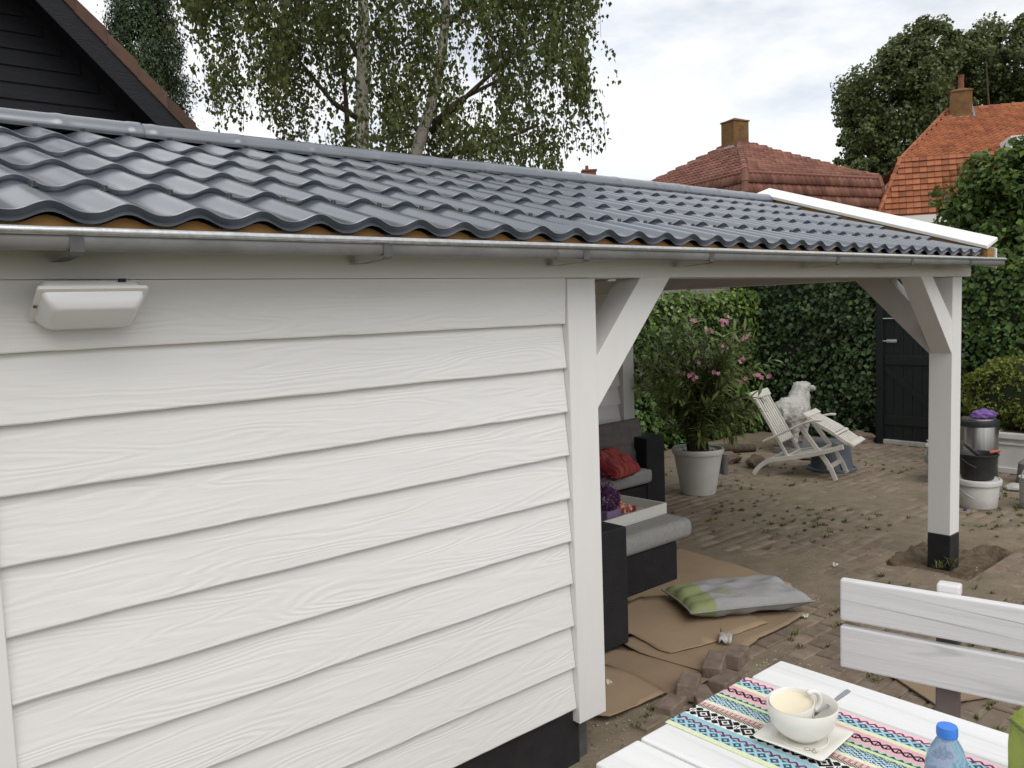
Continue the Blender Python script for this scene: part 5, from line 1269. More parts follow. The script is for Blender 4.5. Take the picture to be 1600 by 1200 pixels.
def stripe_mat():
    m = pm('red_striped_fabric', (.30, .03, .03), (.42, .08, .06), scale=2.5, rough=.95, stretch=(16, .4, .4), bump=.4, bscale=160, detail=2)
    r = [n for n in m.node_tree.nodes if n.type == 'VALTORGB'][0].color_ramp
    for pos, c_ in ((.30, (.11, .012, .03)), (.44, (.36, .04, .035)), (.50, (.17, .02, .05)), (.56, (.42, .13, .08)), (.64, (.32, .03, .03))):
        e = r.elements.new(pos); e.color = (*c_, 1)
    return m
M['stripe'] = stripe_mat()
rc = empty('red_cushion', (5.52, 4.98, .395), label='red striped scatter cushion lying on the wicker sofa seat', cat='cushion')
cushion(.42, .36, .16, M['stripe'], 'pillow', rc, (0, 0, .11), (R(28), R(0), R(10)), pw=.4, wr=.012, seed=9)
# second sofa along the dividing wall, its near arm towards us
s3 = empty('wicker_settee', (2.98, 3.5, 0), label='black wicker settee whose tall end panel stands beside the corner post', cat='sofa')
MB().box(-.38, .47, -.475, -.30, .03, .69).build('arm', M['wicker'], s3, bev=.012)
MB().box(-.38, .47, .95, 1.12, .03, .69).build('arm', M['wicker'], s3, bev=.012)
MB().box(-.38, .46, -.298, .948, .03, .24).build('base', M['wicker'], s3, bev=.01)
MB().box(-.38, -.24, -.298, .948, .245, .66).build('backrest', M['wicker'], s3, bev=.01)
MB().box(-.235, .47, -.295, .945, .25, .395).build('seat_cushion', M['grey_fabric'], s3, bev=.045, seg=4, smooth=True)
# footstool with cushion, tray and things on it
st = empty('wicker_footstool', (4.18, 3.85, 0), label='black wicker footstool with thick light grey cushion on the cardboard', cat='footstool')
MB().box(-.34, .345, -.33, .33, .02, .285).build('base', M['wicker'], st, bev=.01)
MB().box(-.36, .50, -.36, .35, .287, .425).build('seat_cushion', M['grey_fabric'], st, bev=.05, seg=4, smooth=True)
M['tray'] = pm('white_tray', (.62, .61, .57), (.57, .56, .52), scale=3, rough=.5)
tr = empty('serving_tray', (4.31, 3.93, .427), R(2), 'white rectangular serving tray lying on the grey footstool', 'tray')
MB().box(-.42, .33, -.24, .24, 0, .012).build('tray_floor', M['tray'], tr)
for nm, a in (('tray_side', (-.42, .33, -.24, -.226, .0125, .075)), ('tray_side', (-.42, .33, .226, .24, .0125, .075)), ('tray_side', (-.42, -.406, -.2255, .2255, .0125, .075)), ('tray_side', (.316, .33, -.2255, .2255, .0125, .075))):
    MB().box(*a).build(nm, M['tray'], tr, bev=.002)
M['violet_box'] = pm('violet_pot', (.20, .14, .25), (.17, .12, .21), scale=5, rough=.6)
M['violet'] = leafmat('violet_bloom', (.16, .06, .155), (.12, .05, .13), k=.5, trans=.15)
vb = empty('violet_planter', (4.12, 3.80, .44), R(4), 'lilac square pot with round purple heather ball on the tray', 'plant')
MB().box(-.075, .075, -.075, .075, 0, .10).build('pot', M['violet_box'], vb, bev=.004)
n = 3600; d = rng.normal(0, 1, (n, 3)); d /= np.linalg.norm(d, axis=1)[:, None]; q = d*np.array([.098, .098, .085])*rng.uniform(.8, 1.05, (n, 1)); q[:, 2] += .165
leaf_field('heather_ball', q, d*.2, .022, M['violet'], vb, aspect=.3, jitter=.6)
n = 700; q = rng.normal(0, 1, (n, 3))*np.array([.06, .05, .045])+np.array([-.06, .04, .27]); leaf_field('heather_sprig', q, q*0+np.array([0, 0, 1]), .024, M['violet'], vb, aspect=.35, jitter=.9, kind='stuff')
def crumple(name, c, s, mat, label, cat, seed=1, flat=.5, rz=0):
    V = []; Fq = []; n = 7; rr = random.Random(seed)
    for j in range(n):
        for i in range(n):
            u, v = i/(n-1)-.5, j/(n-1)-.5
            V.append((u*s[0]+rr.gauss(0, .05*s[0]), v*s[1]+rr.gauss(0, .05*s[1]), abs(rr.gauss(0, s[2]*flat))+s[2]*.7*(1-4*u*u)+.002))
    for j in range(n-1):
        for i in range(n-1): Fq.append((j*n+i, j*n+i+1, (j+1)*n+i+1, (j+1)*n+i))
    o = link(name, np_mesh(name, V, Fq, mat), None, c, (0, 0, rz)); m_ = o.modifiers.new('t', 'SOLIDIFY'); m_.thickness = .0012; return tag(o, label, cat)
wrp = pm('red_gold_wrapper', (.50, .07, .04), (.62, .40, .30), scale=28, rough=.35, detail=2, lo=.48, hi=.54)
crumple('sweet_wrapper', (4.36, 3.83, .441), (.13, .09, .05), wrp, 'crumpled red and gold wrapper inside the white tray', 'wrapper', 4, .7)
ph = empty('dark_dish', (4.34, 4.06, .44), label='small dark dish at the far side of the white tray', cat='dish'); MB().lathe([(0, .004), (.05, .0), (.085, .012), (.09, .026), (.083, .026), (.05, .008), (0, .01)], 24).build('dish_body', M['blackplastic'], ph, smooth=True, ang=50)

# cardboard laid on the ground
M['card'] = pm('brown_cardboard', (.31, .222, .142), (.25, .18, .115), scale=2.2, rough=.9, bump=.25, bscale=90, stretch=(1, 1, 1), bstretch=(1, 12, 1), rand=.08)
def sheet(name, pix, z, label, seed, curl=.012):
    pts = [gz(x, y, z) for x, y in pix]; bm = bmesh.new(); vs = [bm.verts.new((p.x, p.y, 0)) for p in pts]; bm.faces.new(vs)
    c = sum((Vector((p.x, p.y, 0)) for p in pts), Vector())/len(pts)
    bmesh.ops.triangulate(bm, faces=bm.faces[:])
    bmesh.ops.subdivide_edges(bm, edges=bm.edges[:], cuts=7, use_grid_fill=True)
    for _ in range(1): bmesh.ops.subdivide_edges(bm, edges=[e for e in bm.edges if e.calc_length() > .12], cuts=1, use_grid_fill=True)
    bnd = [e for e in bm.edges if e.is_boundary]; bv = [v for e in bnd for v in e.verts]
    for v in bm.verts:
        v.co.z = z+.003*mnoise.noise(Vector((v.co.x*2.3+seed, v.co.y*2.3, 1)))+.002*mnoise.noise(Vector((v.co.x*9+seed, v.co.y*9, 1)))
    for v in set(bv):
        n = mnoise.noise(Vector((v.co.x*3.1+seed*2, v.co.y*3.1, 5))); v.co.z += .55*curl*max(0, n*1.6+.15); v.co.x += .006*mnoise.noise(Vector((v.co.x*14, v.co.y*14, seed))); v.co.y += .006*mnoise.noise(Vector((v.co.x*14, v.co.y*14, seed+9)))
    bmesh.ops.recalc_face_normals(bm, faces=bm.faces); 
    me = bpy.data.meshes.new(name); bm.to_mesh(me); bm.free(); me.materials.append(M['card'])
    me.polygons.foreach_set('use_smooth', [True]*len(me.polygons)); me.set_sharp_from_angle(angle=R(50))
    o = link(name, me); s_ = o.modifiers.new('t', 'SOLIDIFY'); s_.thickness = .006; s_.offset = 1
    return tag(o, label, 'cardboard', 'cardboard sheets laid under the canopy')
sheet('cardboard_sheet', [(1062, 858), (1090, 866), (1150, 884), (1237, 913), (1222, 926), (1130, 945), (1030, 962), (960, 930), (985, 880)], .016, 'rear cardboard sheet reaching out behind the grey garden cushion', 1)
sheet('cardboard_sheet', [(940, 960), (1000, 932), (1110, 930), (1200, 972), (1110, 1004), (1047, 1019), (1030, 1014), (985, 990), (940, 985)], .030, 'middle cardboard sheet between footstool and garden cushion with curled corner', 2, .02)
sheet('cardboard_sheet', [(960, 1000), (1040, 985), (1170, 955), (1262, 955), (1232, 975), (1186, 996), (1160, 1016), (1128, 1046), (1105, 1050), (1000, 1020)], .019, 'cardboard sheet holding the torn carton scrap in front of cushion', 3, .012)
sheet('cardboard_sheet', [(925, 1010), (1000, 1018), (1128, 1048), (1064, 1086), (1040, 1082), (975, 1048), (925, 1030)], .012, 'cardboard sheet ending at the loose bricks', 4, .010)
sheet('cardboard_sheet', [(925, 1036), (975, 1050), (1040, 1084), (1000, 1102), (952, 1120), (925, 1118)], .010, 'foremost cardboard sheet beside the foot of the corner post', 5, .014)
# garden cushion
M['cush_grey'] = None
def garden_cushion_mat():
    m = pm('grey_green_outdoor_fabric', (.31, .31, .31), (.275, .275, .278), scale=12, rough=.9, bump=.3, bscale=120, spec=.2)
    N = m.node_tree.nodes; L = m.node_tree.links; b = N['Principled BSDF']; src = b.inputs['Base Color'].links[0].from_socket
    tc = N.new('ShaderNodeTexCoord'); sp_ = N.new('ShaderNodeSeparateXYZ'); L.new(tc.outputs['Object'], sp_.inputs[0])
    n = N.new('ShaderNodeTexNoise'); n.inputs['Scale'].default_value = 9; L.new(tc.outputs['Object'], n.inputs['Vector'])
    # printed green field at one end
    a = N.new('ShaderNodeMath'); a.operation = 'LESS_THAN'; a.inputs[1].default_value = -.225; L.new(sp_.outputs[0], a.inputs[0])
    # printed green flower: five petals
    vx = N.new('ShaderNodeVectorMath'); vx.operation = 'SUBTRACT'; vx.inputs[1].default_value = (-.135, -.085, 0); L.new(tc.outputs['Object'], vx.inputs[0])
    s2 = N.new('ShaderNodeSeparateXYZ'); L.new(vx.outputs[0], s2.inputs[0])
    an = N.new('ShaderNodeMath'); an.operation = 'ARCTAN2'; L.new(s2.outputs[1], an.inputs[0]); L.new(s2.outputs[0], an.inputs[1])
    m5 = N.new('ShaderNodeMath'); m5.operation = 'MULTIPLY'; m5.inputs[1].default_value = 5; L.new(an.outputs[0], m5.inputs[0])
    cs = N.new('ShaderNodeMath'); cs.operation = 'COSINE'; L.new(m5.outputs[0], cs.inputs[0])
    rr_ = N.new('ShaderNodeMath'); rr_.operation = 'MULTIPLY_ADD'; rr_.inputs[1].default_value = .016; rr_.inputs[2].default_value = .056; L.new(cs.outputs[0], rr_.inputs[0])
    x2 = N.new('ShaderNodeMath'); x2.operation = 'MULTIPLY'; L.new(s2.outputs[0], x2.inputs[0]); L.new(s2.outputs[0], x2.inputs[1])
    y2 = N.new('ShaderNodeMath'); y2.operation = 'MULTIPLY_ADD'; L.new(s2.outputs[1], y2.inputs[0]); L.new(s2.outputs[1], y2.inputs[1]); L.new(x2.outputs[0], y2.inputs[2])
    sq = N.new('ShaderNodeMath'); sq.operation = 'SQRT'; L.new(y2.outputs[0], sq.inputs[0])
    fl = N.new('ShaderNodeMath'); fl.operation = 'LESS_THAN'; L.new(sq.outputs[0], fl.inputs[0]); L.new(rr_.outputs[0], fl.inputs[1])
    f2 = N.new('ShaderNodeMath'); f2.operation = 'MULTIPLY'; f2.inputs[1].default_value = .55; L.new(fl.outputs[0], f2.inputs[0])
    mx_ = N.new('ShaderNodeMath'); mx_.operation = 'MAXIMUM'; L.new(a.outputs[0], mx_.inputs[0]); L.new(f2.outputs[0], mx_.inputs[1])
    gcol = N.new('ShaderNodeValToRGB'); gcol.color_ramp.elements[0].color = (.21, .245, .11, 1); gcol.color_ramp.elements[1].color = (.28, .315, .155, 1); L.new(n.outputs['Fac'], gcol.inputs[0])
    mix = N.new('ShaderNodeMix'); mix.data_type = 'RGBA'; L.new(mx_.outputs[0], mix.inputs['Factor']); L.new(src, mix.inputs['A']); L.new(gcol.outputs[0], mix.inputs['B'])
    L.new(mix.outputs['Result'], b.inputs['Base Color']); return m
pa, pb = gz(1090, 966, .04), gz(1262, 948, .04); pc = gz(1052, 932, .04); ctr = (gz(1150, 938, .06))
gcx = (pb-pa); ang = math.atan2(gcx.y, gcx.x)
gc = empty('garden_cushion', (ctr.x, ctr.y, .03), ang, 'flat grey garden cushion with green end lying on the cardboard', 'cushion')
cushion(gcx.length*1.10, .48, .13, garden_cushion_mat(), 'pillow', gc, (0, 0, .062), (R(-2), R(0), 0), pw=.38, wr=.012, seed=4, pinch=.9, piping=M['grey_fabric'])
# scraps, loose bricks
M['foil'] = pm('grey_card_scrap', (.45, .43, .40), (.25, .23, .21), scale=20, rough=.5)
g = gz(1135, 1000, .03); crumple('torn_carton', (g.x, g.y, .03), (.12, .07, .028), M['foil'], 'torn grey carton scrap lying on the cardboard', 'scrap', 7, .5, .4)
g = gz(1258, 964, .0); crumple('paper_scrap', (g.x, g.y, .002), (.05, .04, .012), pm('pale_scrap', (.5, .55, .42), (.4, .45, .35), rough=.8), 'pale green paper scrap at the tip of the garden cushion', 'scrap', 9, .5, .4)
for i, (px, py, lab) in enumerate(((1305, 886, 'pale leaf scrap on the paving left of the right post'), (952, 1072, 'white plastic scrap at the foot of the corner post'))):
    g = gz(px, py, .0); crumple('litter_scrap', (g.x, g.y, .003), (.04, .03, .016), pm('white_scrap', (.6, .58, .5), (.5, .48, .42), rough=.8), lab, 'scrap', 20+i, .6, .3)
g = gz(1079, 1059, .012); tag(MB().lathe([(0, .0), (.013, .0), (.017, .008), (.016, .02), (.009, .027), (0, .028)], 14).build('blue_cap', pm('bright_blue_plastic', (.04, .12, .45), (.03, .09, .38), rough=.4), None, smooth=True, ang=50, loc=(g.x, g.y, .010)), 'bright blue plastic cap beside the loose bricks', 'cap')
M['loose_brick'] = pm('old_clay_brick', (.16, .118, .092), (.235, .18, .14), scale=16, rough=.95, bump=.9, bscale=60, bdist=.006, rand=.15)
for px, py, rz, z, lab in ((1118, 1056, 25, .0, 'loose brick resting on the cardboard edge, largest of the pile'), (1148, 1042, 18, 0, 'loose brick furthest from us near the carton scrap'),
                         (1075, 1090, 30, 0, 'loose brick beside the blue plastic cap'), (1132, 1076, 8, -.03, 'sunken loose brick touching the table edge in view'), (1096, 1100, 50, -.035, 'half buried loose brick between the pile and table runner'), (1050, 1108, 10, -.045, 'buried brick in soil next to green weeds')):
    g = gz(px, py, 0); o = MB().box(-.1, .1, -.048, .048, 0, .078).build('loose_brick', M['loose_brick'], None, bev=.007, loc=(g.x+.03, g.y+.02, z), rot=(R(random.uniform(-5, 5)), R(random.uniform(-6, 6)), R(rz)))
    tag(o, lab, 'brick', 'loose bricks beside the cardboard')

# ------------------------------------------------------------------ table, bench and breakfast things
M['wash'] = grainmat('white_washed_plank', (.80, .80, .795), (.64, .645, .64), 'Y', rough=.55, bump=.25, dist=.003, cracks=.6, crackcol=(.42, .43, .45), ring=.5, stain=.6, la=.35, lx=8)
M['wash_dark'] = pm('dull_washed_wood', (.62, .61, .6), (.5, .49, .48), scale=6, rough=.6)  # duller, darker tone than the white washed planks
M['steeldark'] = pm('dark_support', (.05, .047, .045), (.08, .075, .07), scale=6, rough=.7)
TZ = .75
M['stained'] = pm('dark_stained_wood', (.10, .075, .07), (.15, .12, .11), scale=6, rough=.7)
tab = empty('garden_table', (1.91, .45, 0), label='white washed plank table with rounded board edges in the foreground', cat='table')
for i in range(5):
    x1 = 2.347-i*.1755; MB().box(x1-.1665-1.91, x1-1.91, -1.35, .972, TZ-.042, TZ+random.uniform(-.0015, 0)).build('plank', M['wash'], tab, bev=.008, seg=3)
for y in (-1.05, .62):
    MB().box(-.40, .40, y, y+.09, TZ-.085, TZ-.0435).build('batten', M['wash'], tab, bev=.004)
    for x in (-.36, .27): MB().box(x, x+.09, y+.002, y+.088, 0, TZ-.0855).build('leg', M['wash'], tab, bev=.005)
ba, bb = Vector((2.735, 1.425)), Vector((2.852, .884)); bdir = (bb-ba).normalized(); bang = math.atan2(bdir.y, bdir.x)+math.pi/2   # local -y runs along the bench
bn = empty('garden_bench', (ba.x, ba.y, 0), bang, 'white washed plank bench with two board back behind the table', 'bench')
bw = grainmat('white_washed_bench_plank', (.70, .685, .69), (.54, .53, .535), 'Y', rough=.6, bump=.3, dist=.003, cracks=.75, crackcol=(.24, .235, .24), ring=.45, stain=.6, la=.3, lx=8)
for z0, z1 in ((.772, .92), (.602, .752)):
    MB().prism([(0, 0, z0), (.034, 0, z0), (.034+.0, 0, z1), (0, 0, z1)], (0, -1.65, 0)).build('back_plank', bw, bn, bev=.008, seg=3)
for y in (-.30, -1.38):
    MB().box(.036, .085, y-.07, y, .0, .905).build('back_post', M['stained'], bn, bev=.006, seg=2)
    MB().box(.0355, .0855, y-.0705, y+.0005, .9055, .945).build('post_cap', bw, bn, bev=.008, seg=3)
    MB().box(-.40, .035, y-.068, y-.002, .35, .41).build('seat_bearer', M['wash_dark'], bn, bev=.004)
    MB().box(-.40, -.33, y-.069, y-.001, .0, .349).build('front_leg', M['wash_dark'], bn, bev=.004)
for i in range(3): MB().box(-.425+i*.142, -.425+i*.142+.134, -1.65, 0, .4105, .445).build('seat_plank', bw, bn, bev=.006)
# piece of cardboard behind the bench
g = gz(1440, 1098, 0); cb_ = empty('cardboard_box_flap', (g.x+.25, g.y+.05, 0), R(60), 'light brown cardboard piece lying behind the bench', 'cardboard')
MB().obox((0, 0, .012), (.22, 0, 0), (0, .16, 0), (0, 0, .004)).build('flap', M['card'], cb_)

# striped runner: woven pattern computed row by row
def runner():
    X0, X1, Y0, Y1 = 1.762, 2.158, -.9, 1.4235
    W_ = 132; Lc = 700; cell = (X1-X0)/W_                       # 3 mm cells
    Y0 = Y1-Lc*cell
    S = dict(w=(.80, .79, .75), p=(.72, .42, .46), lp=(.80, .55, .60), b=(.30, .51, .58), k=(.012, .012, .016), m=(.20, .02, .08), g=(.62, .70, .38), dg=(.20, .33, .28), n=(.04, .09, .12), br=(.09, .065, .05), lg=(.70, .74, .50), lb=(.42, .62, .74))
    img = np.zeros((W_, Lc, 3)); ii = np.arange(Lc)
    # bands from the far edge (index W_-1) inward: (cells, kind)
    bands = [(4, 'edge'), (5, 'zig'), (11, 'diam'), (6, 'pale'), (5, 'pink'), (9, 'xx'), (5, 'pink'), (5, 'tri'), (4, 'pale2'), (15, 'knit'), (5, 'dash'), (5, 'dots'), (6, 'twill'), (19, 'flower'), (6, 'blue'), (5, 'zigb'), (11, 'diam'), (6, 'pale')]
    r = W_-1
    for n_, kd in bands:
        for q in range(n_):
            if r < 0: break
            t = q/(max(1, n_-1)); row = np.zeros((Lc, 3))
            if kd == 'edge': row[:] = S['lp']
            elif kd in ('zig', 'zigb'):
                bg = S['lp'] if kd == 'zig' else S['b']; tri = np.abs((ii % 8)-4); row[:] = bg; row[np.abs(tri-q) <= 1] = S['m']
            elif kd == 'diam':
                row[:] = S['b']; a = np.abs((ii % 12)-6); c = abs(q-5); row[(a+c) <= 4] = S['n']; row[(a+c) <= 1] = S['lb']; row[(a+c >= 6) & (a+c <= 6)] = S['lb']; row[(a+c) >= 9] = S['n']
            elif kd in ('pale', 'pale2'): row[:] = S['lg'] if kd == 'pale' else S['g']; 
            elif kd == 'pink': row[:] = S['p']
            elif kd == 'xx':
                row[:] = S['p']; a = np.abs((ii % 9)-4); c = abs(q-4); row[np.abs(a-c) <= 1] = S['k']; row[(ii % 9 == 8)] = S['k']
            elif kd == 'tri': row[:] = (.45, .58, .48); a = np.abs((ii % 7)-3); row[a < q-.5] = S['n']
            elif kd == 'knit':
                row[:] = S['dg'] if q < 5 else S['lb']; a = (ii+((q//2) % 2)*3) % 6; row[(a < 3)] = S['n'] if q < 9 else S['k']; row[((ii+q*2) % 9) == 0] = S['w']
                row[((ii-q*2) % 12) == 0] = S['lb']
            elif kd == 'dash': row[:] = S['lg']; row[((ii+q*3) % 11 < 4) & (1 <= q <= 3)] = S['w'] if 1 <= q <= 3 else S['lg']; row[((ii) % 9 < 2) & (q == 2)] = S['g']
            elif kd == 'dots': row[:] = S['p'];  row[(ii % 5 < 2) & (q == 1)] = S['m']; row[(ii % 5 < 2) & (q == 3)] = S['k']
            elif kd == 'twill': row[:] = (.62, .58, .42); row[((ii+q*2) % 5) < 3] = S['br']
            elif kd == 'flower':
                row[:] = S['w']; per = 24; a = (ii % per)-per/2; c = q-9
                dia = np.abs(a)+abs(c); row[(dia <= 8) & (dia >= 5)] = S['k']; row[dia <= 2] = S['k']
                b_ = np.abs(((ii+per//2) % per)-per/2); row[((b_-4)**2/12+(abs(c)-5)**2/10) < 1] = S['k']; row[(b_ <= 1) & (abs(c) <= 2)] = S['k']
                row[(dia == 9) | (b_ == 0)] = S['w']
            elif kd == 'blue': row[:] = S['b']
            img[r] = row; r -= 1
    img *= rng.uniform(.88, 1.06, (W_, Lc, 1))
    V = []; 
    xs = np.linspace(X0, X1, W_+1); ys = np.linspace(Y0, Y1, Lc+1)
    for j, y in enumerate(ys):
        for i, x in enumerate(xs):
            wx = .0025*mnoise.noise(Vector((y*3, 0, 1)))
            gap = 0
            V.append((x+wx+.0008*mnoise.noise(Vector((x*30, y*3, 2))), y+.0015*mnoise.noise(Vector((x*25, 0, 5))), TZ+.003+.0012*mnoise.noise(Vector((x*7, y*4, 0)))+gap))
    n1 = W_+1; I, J = np.meshgrid(np.arange(W_), np.arange(Lc)); b0 = (J*n1+I).ravel()
    Fq = np.stack([b0, b0+1, b0+1+n1, b0+n1], 1)
    m = bpy.data.materials.new('woven_runner'); m.use_nodes = True; N = m.node_tree.nodes; L = m.node_tree.links; b = N['Principled BSDF']; b.inputs['Roughness'].default_value = .9; b.inputs['Specular IOR Level'].default_value = .15
    at_ = N.new('ShaderNodeAttribute'); at_.attribute_name = 'weave'; L.new(at_.outputs['Color'], b.inputs['Base Color'])
    tc = N.new('ShaderNodeTexCoord'); nz = N.new('ShaderNodeTexNoise'); nz.inputs['Scale'].default_value = 400; L.new(tc.outputs['Object'], nz.inputs['Vector']); bp = N.new('ShaderNodeBump'); bp.inputs['Strength'].default_value = .5; bp.inputs['Distance'].default_value = .001; L.new(nz.outputs['Fac'], bp.inputs['Height']); L.new(bp.outputs[0], b.inputs['Normal'])
    me = np_mesh('table_runner', V, Fq, m, True)
    ca = me.color_attributes.new('weave', 'FLOAT_COLOR', 'CORNER')
    colr = np.ones((len(Fq), 4, 4), np.float32); cc = img.transpose(1, 0, 2).reshape(-1, 3); colr[:, :, :3] = cc[:, None, :]
    ca.data.foreach_set('color', colr.ravel())
    o = link('table_runner', me); s_ = o.modifiers.new('t', 'SOLIDIFY'); s_.thickness = .0022; s_.offset = -1
    tag(o, 'woven table runner with pink, blue and black patterned stripes', 'runner')
runner()

M['porcelain'] = pm('cream_porcelain', (.80, .78, .72), (.77, .75, .69), scale=2, rough=.18, spec=.5, sss=.1)
M['coffee'] = pm('milky_coffee', (.78, .70, .52), (.75, .67, .49), scale=4, rough=.25, spec=.4)
M['script'] = pm('grey_brown_print', (.09, .08, .075), rough=.5)
M['spoon'] = pm('polished_steel', (.5, .5, .5), (.45, .45, .45), rough=.16, metal=1)
TT = TZ+.0052
pc_ = Vector((1.935, 1.108, TT))
# square plate standing with a corner towards us
pa_ = R(4)
plate = empty('square_plate', pc_, R(4), 'square cream porcelain plate on the table runner', 'plate')
def sq_ring(hw, z, rc, n=6):
    out = []
    for cx, cy, a0 in ((1, 1, 0), (-1, 1, 90), (-1, -1, 180), (1, -1, 270)):
        for q in range(n+1):
            a = R(a0+90*q/n); out.append((cx*(hw-rc)+rc*math.cos(a), cy*(hw-rc)+rc*math.sin(a), z))
    return out
rings = [sq_ring(.055, .0, .02), sq_ring(.062, .002, .02), sq_ring(.094, .013, .012), sq_ring(.0955, .0155, .012), sq_ring(.093, .0165, .012), sq_ring(.07, .009, .03), sq_ring(.058, .006, .04), sq_ring(.02, .0055, .015)]
loft(rings).build('plate_body', M['porcelain'], plate, smooth=True, ang=55)
mb = MB(); mb.lathe([(.060, .0068), (.062, .0085), (.064, .0068)], 36, caps=False); mb.build('well_ring', M['porcelain'], plate, smooth=True)
bowl = empty('porcelain_bowl', pc_+Vector((.002, .004, .0075)), label='large cream porcelain bowl standing on the square plate', cat='bowl')
MB().lathe([(0, .002), (.030, .0), (.034, .001), (.036, .006), (.050, .015), (.064, .033), (.071, .055), (.0735, .080), (.0725, .082), (.0705, .081), (.067, .056), (.060, .035), (.046, .019), (.03, .011), (0, .009)], 56).build('bowl_body', M['porcelain'], bowl, smooth=True, ang=60)
cup = empty('coffee_cup', pc_+Vector((-.014, .016, .036)), R(-25), 'cream cup of milky coffee set inside the porcelain bowl', 'cup')
cup.rotation_euler = (R(6), R(-10), R(-25)); cup.scale = (1.2, 1.2, 1.2); bowl.scale = (1.22, 1.22, 1.12)
MB().lathe([(0, .0), (.024, .0), (.028, .003), (.040, .022), (.0455, .046), (.047, .064), (.0462, .066), (.0445, .0645), (.043, .046), (.037, .022), (.024, .006), (0, .005)], 48).build('cup_body', M['porcelain'], cup, smooth=True, ang=60)
MB().lathe([(0, .0545), (.043, .0545), (.0445, .0552)], 40, caps=False).build('coffee', M['coffee'], cup, smooth=True)
hd = []
for i in range(13):
    a = -R(80)+R(190)*i/12; hd.append((.045+.022*math.cos(a)+.002, 0, .044+.024*math.sin(a)))
MB().tube(hd, .0058, 10).build('handle', M['porcelain'], cup, smooth=True).rotation_euler = (0, 0, R(0))
sp = empty('teaspoon', pc_+Vector((.012, -.004, .066)), label='steel teaspoon leaning out of the bowl to the right', cat='spoon')
A2, F2 = Vector((_rt.x, _rt.y, 0)).normalized(), Vector((_fw.x, _fw.y, 0)).normalized()
p0 = A2*.020+F2*.005+Vector((0, 0, -.006)); p1 = A2*.132+F2*.055+Vector((0, 0, .035))
mb = MB(); pts = [p0.lerp(p1, t) for t in (0, .25, .5, .75, .95, 1.0)]; wd = [.0055, .004, .005, .0075, .0085, .006]
vs = []; 
for p_, w in zip(pts, wd):
    c_ = (p1-p0).normalized().cross(Vector((0, 0, 1))).normalized(); u_ = c_.cross((p1-p0).normalized())
    vs += [p_+c_*w-u_*.0009, p_-c_*w-u_*.0009, p_-c_*w+u_*.0009, p_+c_*w+u_*.0009]
fs = [(i*4+q, i*4+(q+1) % 4, i*4+4+(q+1) % 4, i*4+4+q) for i in range(5) for q in range(4)]+[(0, 1, 2, 3), (20, 21, 22, 23)]
mb.add(vs, fs).build('handle', M['spoon'], sp, bev=.0006)
mb = MB(); mb.lathe([(0, -.005), (.012, -.003), (.016, .002), (.0165, .003), (.012, -.0015), (0, -.0035)], 16); mb.v = [(v[0]*1.4, v[1], v[2]) for v in mb.v]
mb.build('spoon_bowl', M['spoon'], sp, smooth=True, loc=p0+Vector((-.01, 0, -.004)), rot=(0, R(35), R(-15)))
# hand written marks on the china
def script_on_bowl(par, surf, strokes, rad, nm='script_mark'):
    mb = MB()
    for s_ in strokes: mb.tube([surf(u, v) for u, v in s_], rad, 5)
    mb.build(nm, M['script'], par)
def curl(cx, cy, r, a0, a1, n=14, ry=1.0): return [(cx+r*math.cos(R(a0+(a1-a0)*i/n)), cy+r*ry*math.sin(R(a0+(a1-a0)*i/n))) for i in range(n+1)]
azc = math.atan2(-A2.y*0-F2.y, -F2.x)
def surf_cup(u, v):
    a = azc+R(25)+R(58)+u/.046; z = .040+v; r_ = .0452+(z-.046)*.11+.0003; return (r_*math.cos(a), r_*math.sin(a), z)
script_on_bowl(cup, surf_cup, [curl(0, 0, .013, 40, 320, ry=.9), [(.006, -.008), (.010, .012), (.013, .013), (.013, -.004), (.018, .004), (.02, -.006)], [(.02, -.006), (.026, .003), (.03, -.005), (.036, .003)]], .0004)
def surf_plate(u, v):
    p_ = -F2*(.068-v*1.0)+A2*u; a = -R(4); return (p_.x*math.cos(a)-p_.y*math.sin(a), p_.x*math.sin(a)+p_.y*math.cos(a), .0095+.0*v)
script_on_bowl(plate, surf_plate, [curl(-.012, .004, .007, 60, 330), [(-.006, .010), (-.004, -.006)], [(.004, .008), (.0, 0), (.006, .002), (.010, .009)], [(.006, .002), (.004, -.012), (.012, -.01)], curl(.002, -.010, .006, 90, 300)], .0005)

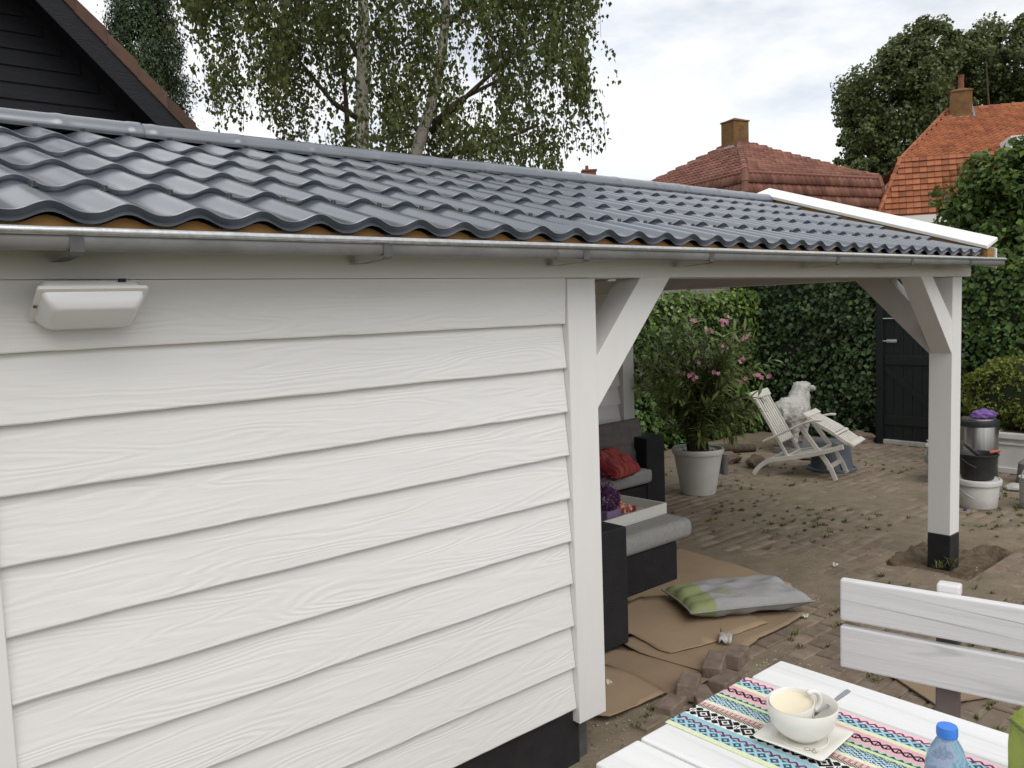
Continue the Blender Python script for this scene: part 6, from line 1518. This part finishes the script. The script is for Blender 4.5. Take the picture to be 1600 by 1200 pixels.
# water bottle
M['pet'] = pm('blue_tinted_pet', (.46, .66, .84), (.46, .66, .84), rough=.12, trans=.72, ior=1.15, spec=.5)
M['water'] = pm('water', (.72, .86, .96), (.72, .86, .96), rough=.02, trans=1.0, ior=1.33)
M['bluecap'] = pm('bright_blue_cap', (.05, .22, .72), (.05, .20, .66), rough=.4)
M['blabel'] = pm('blue_printed_label', (.05, .22, .60), (.16, .40, .75), scale=14, rough=.4, lo=.45, hi=.55)
bt = gz(1480, 1134, 1.025); bpos = Vector((bt.x, bt.y, TT))
bo = empty('water_bottle', bpos, label='clear blue plastic water bottle with bright blue cap on the table', cat='bottle'); bo.scale = (1.25, 1.25, 1.24)
MB().lathe([(0, .004), (.026, .0), (.031, .006), (.0325, .02), (.032, .05), (.0325, .11), (.032, .116), (.0335, .122), (.0335, .138), (.032, .142), (.0325, .15), (.030, .162), (.024, .180), (.0165, .194), (.0135, .199), (.0135, .215)], 40).build('bottle_body', M['pet'], bo, smooth=True, ang=60)
MB().lathe([(.0334, .040), (.0338, .042), (.0338, .108), (.0334, .11)], 40, caps=False).build('label', M['blabel'], bo, smooth=True)
capb = MB(); n = 48; prof = [(.0155, .200), (.0162, .202), (.0162, .214), (.0150, .2175), (0, .218)]
capb.lathe(prof, n); capb.v = [((v[0]*(1.0 if (i % 2 or i >= 3*n) else .965)), (v[1]*(1.0 if (i % 2 or i >= 3*n) else .965)), v[2]) for i, v in enumerate(capb.v)]
capb.build('cap', M['bluecap'], bo, smooth=True, ang=30)
# green bag at the right edge
M['lime'] = pm('lime_green_printed_card', (.36, .42, .08), (.22, .27, .05), scale=9, rough=.6, bump=.3, bscale=40, lo=.4, hi=.6)
gq = gz(1655, 1285, TZ)
bg = empty('green_bag', (gq.x, gq.y, TT), R(-42), 'lime green folded bag with dark zigzag line at the right edge', 'bag'); bg.scale = (1.1, 1.1, 1.2)
loft([[(-.05, -.09, 0), (.05, -.09, 0), (.05, .09, 0), (-.05, .09, 0)], [(-.052, -.092, .10), (.052, -.092, .10), (.052, .092, .10), (-.052, .092, .10)], [(-.05, -.09, .155), (.05, -.09, .155), (.05, .09, .155), (-.05, .09, .155)], [(-.006, -.06, .215), (.006, -.06, .215), (.006, .06, .215), (-.006, .06, .215)]]).build('bag_body', M['lime'], bg, bev=.004)
zz = [(-.0525 if False else x, -.0935, .155+.003*(i % 2)) for i, x in enumerate(np.linspace(-.05, .05, 15))]
mbz = MB().tube([(x, y+.0005, z-.006) for x, y, z in zz], .0011, 5); mbz.tube([(-.0530, y, .149+.003*(i % 2)) for i, y in enumerate(np.linspace(-.09, .09, 25))], .0011, 5); mbz.build('zigzag_line', M['script'], bg)
